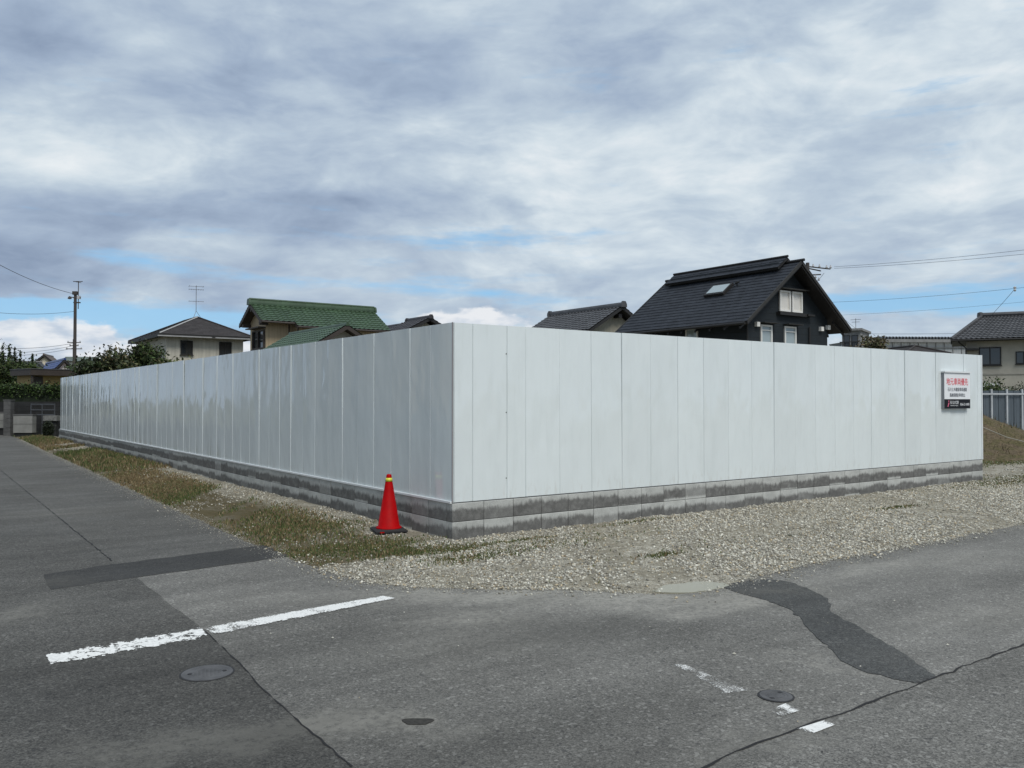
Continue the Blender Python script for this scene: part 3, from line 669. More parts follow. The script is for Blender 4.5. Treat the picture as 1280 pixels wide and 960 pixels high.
def text(name, body, width, height, x, z, mat, parent, bold=.0):
    cu = bpy.data.curves.new('tmp', 'FONT'); cu.body = body; cu.size = 1.0; cu.offset = bold; cu.resolution_u = 2
    tmp = bpy.data.objects.new('tmp', cu); COL.objects.link(tmp); dg = bpy.context.evaluated_depsgraph_get()
    me = bpy.data.meshes.new_from_object(tmp.evaluated_get(dg)); bpy.data.objects.remove(tmp)
    if not len(me.vertices): return None
    co = np.array([v.co[:] for v in me.vertices]); mn, mx = co.min(0), co.max(0); sp_ = np.maximum(mx-mn, 1e-6)
    for v in me.vertices:
        c = v.co; v.co = ((c.x-mn[0])/sp_[0]*width, 0, (c.y-mn[1])/sp_[1]*height)
    me.materials.clear(); me.materials.append(mat)
    o = bpy.data.objects.new(name, me); COL.objects.link(o); o.parent = parent; o.location = (x, -.0655, z); return o
text('lettering', '地元車両優先', .78, .135, .075, .430, M_RED, sign, .006)
text('lettering', '石川土木建設車両通路', .70, .072, .115, .318, M_DARKTXT, sign, .005)
text('lettering', '路線周囲駐停車禁止', .56, .070, .19, .215, M_DARKTXT, sign, .005)
text('lettering', '石川土木工業', .30, .062, .20, .085, M_SIGNW, sign, .01)
text('lettering', 'ISHIKAWA DOBOKU', .28, .022, .21, .048, M_SIGNW, sign, .0)
text('lettering', '0566-21-0000', .34, .048, .56, .055, M_SIGNW, sign, .01)
lg = MB(); lg.M = Matrix.Translation((.10, -.0655, .035)); lg.add([(0, 0, 0), (.035, 0, 0), (.075, 0, .075), (.038, 0, .075)], [(0, 1, 2, 3)]); lg.add([(.05+.017*math.cos(i*.785), 0, .103+.017*math.sin(i*.785)) for i in range(8)], [tuple(range(8))]); lg.build('logo', M_PINK, sign)
# ---------------------------------------------------------------- traffic cone
M_CONE = flat('cone_red_plastic', (.36, .0005, .002), .6, .15, 9, spec=.12); M_RUB = flat('cone_rubber', (.018, .018, .02), .85, .2); M_YEL = flat('reflective_yellow', (.62, .60, .06), .4, .15, 30)
gc_ = G(486, 667)
cone = empty('traffic_cone', (gc_.x, gc_.y, .036), math.radians(20), 'red plastic traffic cone with a yellow band on a black base beside the fence', 'traffic cone')
b = MB(); hw = .185
b.add([(-hw, -hw, 0), (hw, -hw, 0), (hw, hw, 0), (-hw, hw, 0), (-hw, -hw, .018), (hw, -hw, .018), (hw, hw, .018), (-hw, hw, .018), (-hw+.02, -hw+.02, .032), (hw-.02, -hw+.02, .032), (hw-.02, hw-.02, .032), (-hw+.02, hw-.02, .032)],
      [(3, 2, 1, 0), (0, 1, 5, 4), (1, 2, 6, 5), (2, 3, 7, 6), (3, 0, 4, 7), (4, 5, 9, 8), (5, 6, 10, 9), (6, 7, 11, 10), (7, 4, 8, 11), (8, 9, 10, 11)])
b.build('rubber_base', M_RUB, cone)
prof = [(.150, .028), (.152, .040), (.138, .052), (.126, .058), (.033, .625), (.030, .645), (.026, .655), (.014, .660)]
MB().lathe(prof, 32).build('cone_body', M_CONE, cone, smooth=True)
rz_ = lambda z: .126+(.033-.126)*(z-.058)/(.625-.058)
MB().lathe([(rz_(.575)+.0018, .575), (rz_(.617)+.0018, .617)], 32).build('reflective_band', M_YEL, cone, smooth=True)
for s_x in (-1, 1): MB().box(s_x*.12-.02, -hw-.003, .002, s_x*.12+.03, -hw+.03, .016).build('corner_marker', M_CONE, cone) if s_x < 0 else None
# ---------------------------------------------------------------- roofs and houses
def tile_slope(mb, e0, e1, r0, r1, pitch_u=.30, rows=.26, amp=.035, kind='wave'):
    e0, e1, r0, r1 = map(Vector, (e0, e1, r0, r1))         # eave ends, ridge ends
    L = max((e1-e0).length, (r1-r0).length); Hs = ((r0+r1)*.5-(e0+e1)*.5).length
    nrm = (e1-e0).cross(r0-e0 if (r0-e0).length > .1 else r1-e0).normalized()
    if nrm.z < 0: nrm = -nrm
    nr = max(3, int(Hs/rows)); nc = max(4, int(L/pitch_u))
    sub = 4 if kind == 'wave' else 1
    nu = nc*sub
    vs = []; fs = []
    for j in range(nr):
        for half, (t, lift) in enumerate(((j/nr, amp*.8), ((j+1)/nr, .0))):
            a, b = e0.lerp(r0, t), e1.lerp(r1, t)
            for i in range(nu+1):
                u = i/nu; w = 0
                if kind == 'wave': w = amp*(.5+.5*math.cos(2*math.pi*i/sub)) if sub == 4 else 0
                vs.append(tuple(a.lerp(b, u)+nrm*(w+lift)))
    W = nu+1
    for j in range(nr):
        b0, b1 = 2*j*W, (2*j+1)*W
        for i in range(nu): fs.append((b0+i, b0+i+1, b1+i+1, b1+i))
        if j < nr-1:
            c0 = (2*j+2)*W
            for i in range(nu): fs.append((b1+i, b1+i+1, c0+i+1, c0+i))
    n0 = len(mb.v); mb.v += vs; mb.f += [tuple(q+n0 for q in f) for f in fs]
def gable(parent, x0, x1, y0, y1, ze, zr, mt, mtrim, th=.10, ridge='x', mid=None, kind='wave', pu=.30, rows=.26, ridge_r=.12, ze2=None, ornament=True, step=.035):
    # x0..x1 across local x, y0..y1 along local y; ridge parallel to 'x' or 'y'
    sw = (lambda p: p) if ridge == 'x' else (lambda p: (p[1], p[0], p[2]))
    if ridge == 'y': x0, x1, y0, y1 = y0, y1, x0, x1
    m = (y0+y1)/2 if mid is None else mid; ze2 = ze if ze2 is None else ze2
    for ya, za in ((y0, ze), (y1, ze2)):
        b = MB(); tile_slope(b, sw((x0, ya, za)), sw((x1, ya, za)), sw((x0, m, zr)), sw((x1, m, zr)), pu, rows, step, kind)
        o = b.build('roof_tiles', mt, parent, kind='stuff')
        b = MB(); b.slab([sw((x0+.03, ya, za-.012)), sw((x1-.03, ya, za-.012)), sw((x1-.03, m, zr-.012)), sw((x0+.03, m, zr-.012))], th); b.build('roof_deck', mtrim, parent)
        for xx in (x0, x1):
            b = MB(); q = [Vector(sw((xx, ya, za+.01))), Vector(sw((xx, m, zr+.01))), Vector(sw((xx, m, zr-.17))), Vector(sw((xx, ya, za-.15)))]
            b.prism(q, Vector(sw((.05 if xx == x0 else -.05, 0, 0)))); b.build('bargeboard', mtrim, parent)
        b = MB(); b.tube([sw((x0+.05, ya+(-.05 if ya < m else .05), za-.06)), sw((x1-.05, ya+(-.05 if ya < m else .05), za-.08))], .05, 8); b.build('gutter', mtrim, parent)
    b = MB(); rr_ = ridge_r
    b.M = None
    prof = [(-rr_, 0), (-rr_*.95, rr_*.9), (-rr_*.5, rr_*1.7), (rr_*.5, rr_*1.7), (rr_*.95, rr_*.9), (rr_, 0)]
    b.prism([sw((x0-.03, m+p, zr-.02+q)) for p, q in prof], Vector(sw((x1-x0+.06, 0, 0)))); b.build('ridge_cap', mt, parent)
    if ornament:
        for xx in (x0-.06, x1+.06):
            b = MB(); b.prism([sw((xx-.05, m+p*1.5, zr-.06+q*1.45)) for p, q in prof], Vector(sw((.10, 0, 0)))); b.build('ridge_end_tile', mt, parent)
def wall_gable(parent, x0, x1, y0, y1, ze, zr, mw, ridge='x', mid=None):
    m_ = ((y0+y1)/2 if ridge == 'x' else (x0+x1)/2) if mid is None else mid
    b = MB()
    if ridge == 'x': b.prism([(x0, y0, 0), (x0, y1, 0), (x0, y1, ze), (x0, m_, zr), (x0, y0, ze)], (x1-x0, 0, 0))
    else: b.prism([(x0, y0, 0), (x1, y0, 0), (x1, y0, ze), (m_, y0, zr), (x0, y0, ze)], (0, y1-y0, 0))
    return b.build('wall', mw, parent)
M_GLASS = material('window_glass', lambda t, P, O: {'Base Color': (.02, .024, .028), 'Roughness': .05, 'Specular IOR Level': .8})
M_GLASS_L = material('window_glass_blind', lambda t, P, O: {'Base Color': (.62, .60, .56), 'Roughness': .12, 'Specular IOR Level': .5})
M_GLASS_G = material('window_glass_sky', lambda t, P, O: {'Base Color': (.30, .36, .38), 'Roughness': .08, 'Specular IOR Level': .8})
def window(parent, face, u0, u1, z0, z1, pos, mf, mg, fr=.05, out=.03, mull=1, sill=True, rail=0):
    # face 'y': in the plane y=pos facing -y; 'x': in the plane x=pos facing -x.  u runs along the other axis
    def bx(b, ua, ub, za, zb, d0, d1):
        if face == 'y': b.box(ua, pos-d1, za, ub, pos-d0, zb)
        else: b.box(pos-d1, ua, za, pos-d0, ub, zb)
    b = MB()
    for q in ((u0, u0+fr, z0, z1), (u1-fr, u1, z0, z1), (u0+fr, u1-fr, z0, z0+fr), (u0+fr, u1-fr, z1-fr, z1)): bx(b, *q, .0, out)
    for i in range(1, mull+1):
        uc = u0+(u1-u0)*i/(mull+1); bx(b, uc-fr*.45, uc+fr*.45, z0+fr, z1-fr, .0, out-.006)
    if rail: bx(b, u0+fr, u1-fr, z0+(z1-z0)*rail-.02, z0+(z1-z0)*rail+.02, .0, out-.010)
    w = b.build('window', mf, parent)
    for i in range(mull+1):
        ua, ub = u0+(u1-u0)*i/(mull+1), u0+(u1-u0)*(i+1)/(mull+1); b = MB(); bx(b, ua+fr*.5, ub-fr*.5, z0+fr*.5, z1-fr*.5, .001, .012); b.build('pane', mg, w)
    if sill: b = MB(); bx(b, u0-.04, u1+.04, z0-.05, z0-.003, .0, out+.05); b.build('sill', mf, w)
    return w
def siding(name, col, pitch=.18, vert=True, rough=.75, dark=.75):
    def fn(t, P, O):
        x, y, z = t.sep(O)[:]
        q = t.add(x, y) if vert else z
        fr = t.m('FRACT', t.mul(q, 1/pitch)); ln = t.rng(t.m('ABSOLUTE', t.sub(fr, .5)), .44, .49, 0, 1)
        n = t.noise(t.v('MULTIPLY', O, (3, 3, .6)), 1.5, 5, .6)
        c = t.v('SCALE', tuple(col), None, t.rng(n, .25, .75, .84, 1.12)); c = t.mix(ln, c, tuple(q_*dark for q_ in col))
        return {'Base Color': c, 'Roughness': rough, 'Normal': t.bump(t.sub(1.0, ln), .6, .01)}
    return material(name, fn)
def tilemat(name, col, rough=.5, var=.22, sc_=2.2, moss=None, spec=.5):
    def fn(t, P, O):
        n = t.noise(O, sc_, 6, .65); cell = t.sep(t.vor(O, 3.6))[0]; n2 = t.noise(O, .6, 4, .6)
        c = t.v('SCALE', tuple(col), None, t.rng(n, .25, .75, 1-var, 1+var)); c = t.v('SCALE', c, None, t.rng(cell, 0, 1, .84, 1.16, smooth=False))
        if moss: c = t.mix(t.rng(n2, .45, .7, 0, .5), c, moss)
        return {'Base Color': c, 'Roughness': rough, 'Specular IOR Level': spec}
    return material(name, fn)
M_NAVY = siding('dark_navy_siding', (.0065, .012, .017), .25, False, .75, .6)
M_DROOF = tilemat('charcoal_slate', (.026, .030, .038), .7, .25, 3, spec=.25)
M_DTRIM = flat('dark_brown_trim', (.014, .013, .013), .6, .15)
M_BARGE = flat('weathered_bargeboard', (.026, .025, .024), .7, .2)
M_WFRAME = flat('white_window_frame', (.74, .73, .70), .4, .04)
# ---- dark gabled house
def dark_house():
    P = XY(934.6, 33); e = empty('dark_house', P, ANG, 'black gabled house with steep charcoal roof, skylight and white framed windows behind the fence', 'house')
    Wd, Ld, c = 5.2, 6.15, 2.6; ze, zr = 4.55, 7.13; ov, fo, bo = .78, .62, .6
    sl = (zr-ze)/(c+ov)
    wall_gable(e, 0, Wd, 0, Ld, ze+sl*ov-.12, zr-.14, M_NAVY, 'y')
    # roof slopes of stepped slate courses
    for xa in (-ov, Wd+ov):
        b = MB(); tile_slope(b, (xa, -fo, ze), (xa, Ld+bo, ze), (c, -fo, zr), (c, Ld+bo, zr), .45, .23, .022, 'slate'); b.build('roof_tiles', M_DROOF, e, kind='stuff')
        b = MB(); b.slab([(xa, -fo+.02, ze-.01), (xa, Ld+bo-.02, ze-.01), (c, Ld+bo-.02, zr-.01), (c, -fo+.02, zr-.01)], .14); b.build('roof_deck', M_DTRIM, e)
        for yy, d in ((-fo-.03, .05), (Ld+bo-.02, .05)):
            b = MB(); sgn = -1 if xa < 0 else 1
            b.prism([(xa, yy, ze-.10), (xa, yy, ze+.035), (c, yy, zr+.045), (c, yy, zr-.10)], (0, d, 0)); b.build('bargeboard', M_BARGE, e)
        b = MB(); xg = xa+(-.06 if xa < 0 else .06); b.tube([(xg, -fo+.05, ze-.07), (xg, Ld+bo-.05, ze-.1)], .06, 8); b.build('gutter', M_DTRIM, e)
        b = MB(); n = 9
        for i in range(n):
            y = -.3+i*(Ld+.6)/n; inn = 0 if xa < 0 else Wd
            zz = ze+ (abs(inn-xa))*sl-.24
            b.prism([(xa, y, ze-.18), (inn, y, zz-.02), (inn, y, zz-.12), (xa, y, ze-.27)], (0, .07, 0))
        b.build('rafter_ends', M_DTRIM, e, kind='stuff')
    # raised vented ridge
    y0, y1, hw_, up = .68-fo, 6.95-fo, .62, .27
    for s in (-1, 1):
        b = MB(); tile_slope(b, (c+s*hw_, y0, zr+up-hw_*sl), (c+s*hw_, y1, zr+up-hw_*sl), (c, y0, zr+up), (c, y1, zr+up), .45, .2, .02, 'slate'); b.build('ridge_vent_tiles', M_DROOF, e, kind='stuff')
        b = MB(); b.slab([(c+s*hw_, y0, zr+up-hw_*sl-.01), (c+s*hw_, y1, zr+up-hw_*sl-.01), (c, y1, zr+up-.01), (c, y0, zr+up-.01)], .09); b.build('ridge_vent_deck', M_DTRIM, e)
    b = MB(); b.box(c-.40, y0+.15, zr-.45, c+.40, y1-.15, zr+.03); b.build('ridge_vent_wall', M_NAVY, e)
    b = MB(); b.tube([(c, y0-.03, zr+up+.035), (c, y1+.03, zr+up+.035)], .05, 8); b.build('ridge_cap', M_DTRIM, e)
    for ya, yb in ((-fo-.12, y0+.1), (y1-.1, Ld+bo+.12)):
        b = MB(); b.tube([(c, ya, zr+.05), (c, yb, zr+.05)], .06, 8); b.build('ridge_cap', M_DTRIM, e)
    # gable windows: paired upper window in a box frame
    Oc = P
    def sx(px): return along(px, P, Rv)
    def zy(px, py): s = sx(px); return Z(py, P.y+s*Rv.y)
    a0, a1 = sx(972.5), sx(1002.5); z0, z1 = zy(987, 390), zy(987, 364)
    m_ = (a0+a1)/2
    for ua, ub in ((a0+.05, m_-.05), (m_+.05, a1-.05)):
        window(e, 'y', ua, ub, z0, z1, -.03, M_WFRAME, M_GLASS_L, .07, .07, 0, False)
    MB().box(a0-.08, -.20, z0-.16, a1+.1, .0, z0-.03).build('window_box', M_DTRIM, e)
    MB().box(a1+.1, -.26, z0-.12, a1+.55, .0, z0-.05).build('window_box', M_DTRIM, e)
    MB().box(a0-.05, -.28, z1+.05, a1+.15, .0, z1+.09).build('window_hood', M_BARGE, e)
    MB().box(m_-.04, -.05, z0-.02, m_+.04, -.001, z1+.04).build('mullion', M_DTRIM, e)
    for pa, pb, ya, yb in ((950.4, 964.5, 405.5, 428), (980.2, 994.5, 407.5, 430)):
        u0, u1 = sx(pa), sx(pb); zt, zb = zy(pa, ya), zy(pa, yb)-.25
        window(e, 'y', u0, u1, zb, zt, -.002, M_WFRAME, M_GLASS_G, .065, .06, 0, True, .78)
        MB().box(u0-.06, -.30, zt+.06, u1+.18, .0, zt+.085).build('window_hood', M_BARGE, e)
    for px, py in ((945.5, 405.3), (1025.6, 411.2), (1034, 409.5)):
        u = sx(px); z = zy(px, py); b = MB(); b.box(u-.09, -.13, z-.09, u+.09, -.001, z+.09); b.build('vent_hood', M_WFRAME, e)
    u = sx(1011); b = MB(); b.tube([(u, -.06, .1), (u, -.06, zy(1011, 409))], .035, 6); b.build('downpipe', M_DTRIM, e)
    b = MB(); b.tube([(Wd+.05, .1, .1), (Wd+.05, .1, ze-.1)], .035, 6); b.build('downpipe', M_WFRAME, e)
    b = MB(); b.tube([(-.06, -.05, .1), (-.06, -.05, ze+.1), (-ov-.05, -.3, ze-.08)], .035, 6); b.build('downpipe', M_DTRIM, e)
    # side window under the eave and skylight in the slope
    Ls = P; v0, v1 = along(873, P, Lv), along(858, P, Lv)
    window(e, 'x', v0, v1, Z(422, P.y+v0*Lv.y)-.2, Z(409.5, P.y+v0*Lv.y), -.002, M_WFRAME, M_GLASS_G, .06, .05, 0, True)
    def on(y, t): return Vector((-ov+(c+ov)*t, y, ze+(zr-ze)*t))
    nrm = Vector((-sl, 0, 1)).normalized()
    ya, yb, ta, tb = 2.05, 2.95, .545, .685
    b = MB(); q = [on(ya, ta), on(yb, ta), on(yb, tb), on(ya, tb)]
    fr = MB(); fr.slab([p_+nrm*.14 for p_ in [on(ya-.08, ta-.025), on(yb+.08, ta-.025), on(yb+.08, tb+.025), on(ya-.08, tb+.025)]], .13); fo_ = fr.build('skylight', M_DTRIM, e)
    b.slab([p_+nrm*.155 for p_ in q], .012); b.build('pane', M_GLASS_G, fo_)
    b = MB(); b.bar(on(ya-.30, tb)+nrm*.02, on(ya-.30, tb+.02)+nrm*.16, .03); b.bar(on(ya-.42, tb+.02)+nrm*.14, on(ya-.25, tb)+nrm*.14, .04); b.build('roof_vent', M_DTRIM, e)
dark_house()
# ---- green tiled house
M_GREEN = tilemat('green_glazed_tile', (.042, .076, .039), .42, .18, 1.5)
M_TAN = siding('tan_corrugated_siding', (.44, .345, .225), .16, True, .7, .62)
M_BROWN = flat('brown_trim', (.04, .03, .025), .6, .15)
M_PLASTER = flat('grey_plaster', (.36, .34, .30), .85, .12)
def green_house():
    P = XY(332, 45); e = empty('green_roofed_house', P, ANG, 'two storey tan house with green glazed tile roof behind the left fence', 'house')
    x0, x1 = -.5, 6.85; ymid, yb = 1.13, 2.9; ye = -.64; ze, zr = 5.71, 6.74; sl = (zr-ze)/(ymid-ye)
    MB().prism([(0, 0, 0), (0, 2.5, 0), (0, 2.5, ze+.15), (0, ymid, zr-.12), (0, 0, ze+.24)], (6.4, 0, 0)).build('wall', M_TAN, e)
    wf = 1.62; yw = -.75; zw = zr-sl*(ymid-yw)-.12
    MB().box(1.55, yw, 0, 6.42, .02, zw).build('wing_wall', M_TAN, e)
    yew = -1.02; zew = zr-sl*(ymid-yew)
    def sl_(xa, xb, y, z, sgn=1):
        b = MB(); tile_slope(b, (xa, y, z), (xb, y, z), (xa, ymid, zr), (xb, ymid, zr), .27, .25, .038); b.build('roof_tiles', M_GREEN, e, kind='stuff')
        b = MB(); b.slab([(xa+.03, y, z-.012), (xb-.03, y, z-.012), (xb-.03, ymid, zr-.012), (xa+.03, ymid, zr-.012)], .10); b.build('roof_deck', M_BROWN, e)
        b = MB(); b.tube([(xa+.02, y-.06*sgn, z-.05), (xb-.02, y-.06*sgn, z-.07)], .055, 8); b.build('gutter', M_BROWN, e)
    sl_(x0, 1.33, ye, ze); sl_(1.33, x1, yew, zew); sl_(x0, x1, yb, zr-sl*(yb-ymid), -1)
    for xx, ya in ((x0, ye), (x1-.05, yew)):
        for y_ in (ya, yb):
            z_ = zr-sl*abs(y_-ymid)
            MB().prism([(xx, y_, z_+.03), (xx, ymid, zr+.03), (xx, ymid, zr-.2), (xx, y_, z_-.16)], (.05, 0, 0)).build('bargeboard', M_BROWN, e)
    MB().prism([(1.33, ye, ze-.02), (1.33, yew, zew), (1.33, yew, zew-.16), (1.33, ye, ze-.18)], (.05, 0, 0)).build('bargeboard', M_BROWN, e)
    pf = [(-.13, 0), (-.125, .1), (-.10, .2), (-.05, .25), (.05, .25), (.10, .2), (.125, .1), (.13, 0)]
    MB().prism([(x0-.02, ymid+p, zr+q-.02) for p, q in pf], (x1-x0+.04, 0, 0)).build('ridge_cap', M_GREEN, e)
    b = MB(); b.tube([(x0-.02, ymid, zr+.26), (x1+.02, ymid, zr+.26)], .07, 8); b.build('ridge_cap', M_GREEN, e)
    for xx in (x0-.1, x1+.0):
        MB().prism([(xx, ymid+p*1.6, zr+q*1.35-.06) for p, q in pf], (.1, 0, 0)).build('ridge_end_tile', M_GREEN, e)
    for y_ in (-.25, ymid, 2.45): MB().box(x0+.05, y_-.07, zr-sl*abs(y_-ymid)-.42, 0, y_+.07, zr-sl*abs(y_-ymid)-.25).build('purlin', M_BROWN, e)
    window(e, 'x', .12, 1.95, 4.3, 5.32, -.002, M_BROWN, M_GLASS, .07, .10, 1, True)
    MB().box(-.42, .02, 5.40, 0, 2.1, 5.46).build('window_hood', M_BROWN, e)
    b = MB(); b.tube([(1.25, -.06, .2), (1.25, -.06, ze+.05)], .035, 6); b.build('downpipe', M_BROWN, e)
    b = MB(); b.tube([(1.49, -.70, .2), (1.49, -.70, zew-.02)], .035, 6); b.build('downpipe', M_BROWN, e)
    # single storey wing with its own gable in front
    Q = XY(434, 36); d = Q-P; qx, qy = d.dot(Rv), d.dot(Lv)
    b = MB(); b.prism([(qx-1.9, qy+.5, 0), (qx+1.9, qy+.5, 0), (qx+1.9, qy+.5, 3.5), (qx, qy+.5, 4.58), (qx-1.9, qy+.5, 3.5)], (0, 5.6, 0)); b.build('annex_wall', M_PLASTER, e)
    gable(e, qx-2.2, qx+2.2, qy, qy+6.6, 4.78-2.2*.62, 4.74, M_GREEN, M_BROWN, ridge='y', ridge_r=.08, pu=.27, rows=.25, ornament=False)
    MB().lathe([(.08, 0), (.08, .05)], 10, (qx+.25, qy+.45, 4.2)).build('lamp', M_WFRAME, e)
green_house()
# ---- hipped house on the left
M_CREAM = siding('cream_siding', (.47, .45, .39), .22, True, .8, .82)
M_HROOF = tilemat('dark_brown_shingle', (.036, .031, .031), .8, .2, 3)
def hipped(name, label, P, rz, Wd, Ld, apx, apy0, apy1, ze, zr, mroof, mwall, mtrim, inset=.5, kind='slate', cap=.05, pu=.4, rows=.2, capmat=None, wall_h=None):
    e = empty(name, P, rz, label, 'house'); c = [(0, 0, ze), (Wd, 0, ze), (Wd, Ld, ze), (0, Ld, ze)]; r0, r1 = (apx, apy0, zr), (apx, apy1, zr)
    for a, b_, p, q in ((c[0], c[1], r0, r0), (c[1], c[2], r0, r1), (c[2], c[3], r1, r1), (c[3], c[0], r1, r0)):
        b = MB(); tile_slope(b, a, b_, p, q, pu, rows, .02 if kind == 'slate' else .035, kind); b.build('roof_tiles', mroof, e, kind='stuff')
        dv = (Vector(b_)-Vector(a)); nv = Vector((dv.y, -dv.x, 0)).normalized()*.04
        b = MB(); b.prism([Vector(a)+nv, Vector(b_)+nv, Vector(b_)+nv-Vector((0, 0, .17)), Vector(a)+nv-Vector((0, 0, .17))], nv*-2); b.build('fascia', mtrim, e)
    b = MB(); b.box(.02, .02, ze-.10, Wd-.02, Ld-.02, ze-.05); b.build('soffit', mtrim, e)
    for a in c:
        p = r0 if a[1] == 0 else r1; b = MB(); b.tube([Vector(a)+Vector((0, 0, .03)), Vector(p)+Vector((0, 0, .04))], cap, 6); b.build('hip_cap', (capmat if capmat and a == c[0] else mroof), e)
    b = MB(); b.tube([Vector(r0)+Vector((0, 0, .04)), Vector(r1)+Vector((0, 0, .04))], cap*1.2, 6); b.build('ridge_cap', mroof, e)
    b = MB(); b.box(inset, inset, 0, Wd-inset, Ld-inset, ze-.10); b.build('wall', mwall, e)
    return e
def left_house():
    P = XY(199, 50); M_PALE = flat('pale_flashing', (.40, .40, .39), .5, .1)
    e = hipped('hip_roofed_house', 'cream house with dark hipped roof and television aerial behind the shrubs', P, ANG, 5.6, 8.6, 2.85, 2.5, 6.0, 5.5, 6.78, M_HROOF, M_CREAM, M_DTRIM, .5, capmat=M_PALE, cap=.045)
    p2 = P+Lv*.5
    for pa, pb in ((225, 240.5), (273.5, 289)):
        window(e, 'y', along(pa, p2, Rv), along(pb, p2, Rv), Z(444, 52), Z(425.5, 51.3), .498, M_DTRIM, M_GLASS, .06, .05, 1, True)
    MB().prism([(-.12, -.03, 5.33), (5.7, -.03, 5.33), (5.7, -.03, 5.40), (-.12, -.03, 5.40)], (0, -.07, 0)).build('gutter', flat('pale_gutter', (.30, .30, .30), .5), e)
    MB().box(3.0, -.12, 5.36, 3.2, -.03, 5.5).build('gutter_box', M_DTRIM, e)
    a = empty('television_aerial', (Matrix.Rotation(ANG, 4, 'Z') @ Vector((2.75, 2.5, 0)))+P+Vector((0, 0, 6.80)), .4, 'spindly metal television aerial on the hipped roof', 'aerial')
    Mt = flat('aerial_metal', (.20, .20, .21), .5, .1, 3, .5)
    b = MB(); b.bar((0, 0, .35), (0, 0, 2.0), .018); b.build('mast', Mt, a)
    for t in range(3):
        b = MB(); b.bar((0, 0, .4), (.3*math.cos(t*2.1), .3*math.sin(t*2.1), -.05), .014); b.build('leg', Mt, a)
    for z, n, l in ((1.75, 7, .55), (1.0, 4, .45), (1.95, 3, .9)):
        b = MB(); b.bar((-.45, 0, z), (.45, 0, z), .012)
        for i in range(n): xx = -.42+.84*i/(n-1); b.bar((xx, -l/2, z), (xx, l/2, z), .008)
        b.build('antenna_array', Mt, a)
left_house()
# ---- grey tile house and small purple-brown roof behind the fence
M_KAWARA = tilemat('grey_kawara_tile', (.060, .060, .064), .45, .2, 1.2)
M_KAWARA2 = tilemat('dark_kawara_tile', (.040, .036, .040), .5, .2, 1.2)
def tiled_house():
    P = XY(779, 45); e = empty('grey_tiled_house', P, ANG, 'beige walled house with grey kawara tile roof, left of the black house', 'house')
    e_z = 6.58-2.3*.60
    gable(e, -2.3, 2.3, 0, 6.2, e_z, 6.55, M_KAWARA, M_DTRIM, ridge='y', ridge_r=.13, pu=.27, rows=.25)
    b = MB(); b.prism([(-1.8, .6, 0), (1.8, .6, 0), (1.8, .6, 5.2), (0, .6, 6.3), (-1.8, .6, 5.2)], (0, 5, 0)); b.build('wall', siding('beige_siding', (.33, .31, .25), .2, True), e)
    MB().box(-.12, .2, 5.95, .12, .6, 6.15).build('purlin', M_DTRIM, e)
tiled_house()
def small_roof():
    P = XY(538, 50); e = empty('dark_tiled_house', P, ANG, 'small dark tiled gable roof just left of the fence corner', 'house')
    gable(e, -2.2, 2.2, 0, 2.8, 6.5-2.2*.55, 6.42, M_KAWARA2, M_DTRIM, ridge='y', ridge_r=.10)
    gable(e, -2.6, 1.9, 2.85, 7.2, 6.2-2.2*.5, 6.15, M_KAWARA2, M_DTRIM, ridge='y', ridge_r=.09)
    b = MB(); b.prism([(-1.7, .5, 0), (1.7, .5, 0), (1.7, .5, 5.3), (0, .5, 6.15), (-1.7, .5, 5.3)], (0, 6, 0)); b.build('wall', M_PLASTER, e)
small_roof()
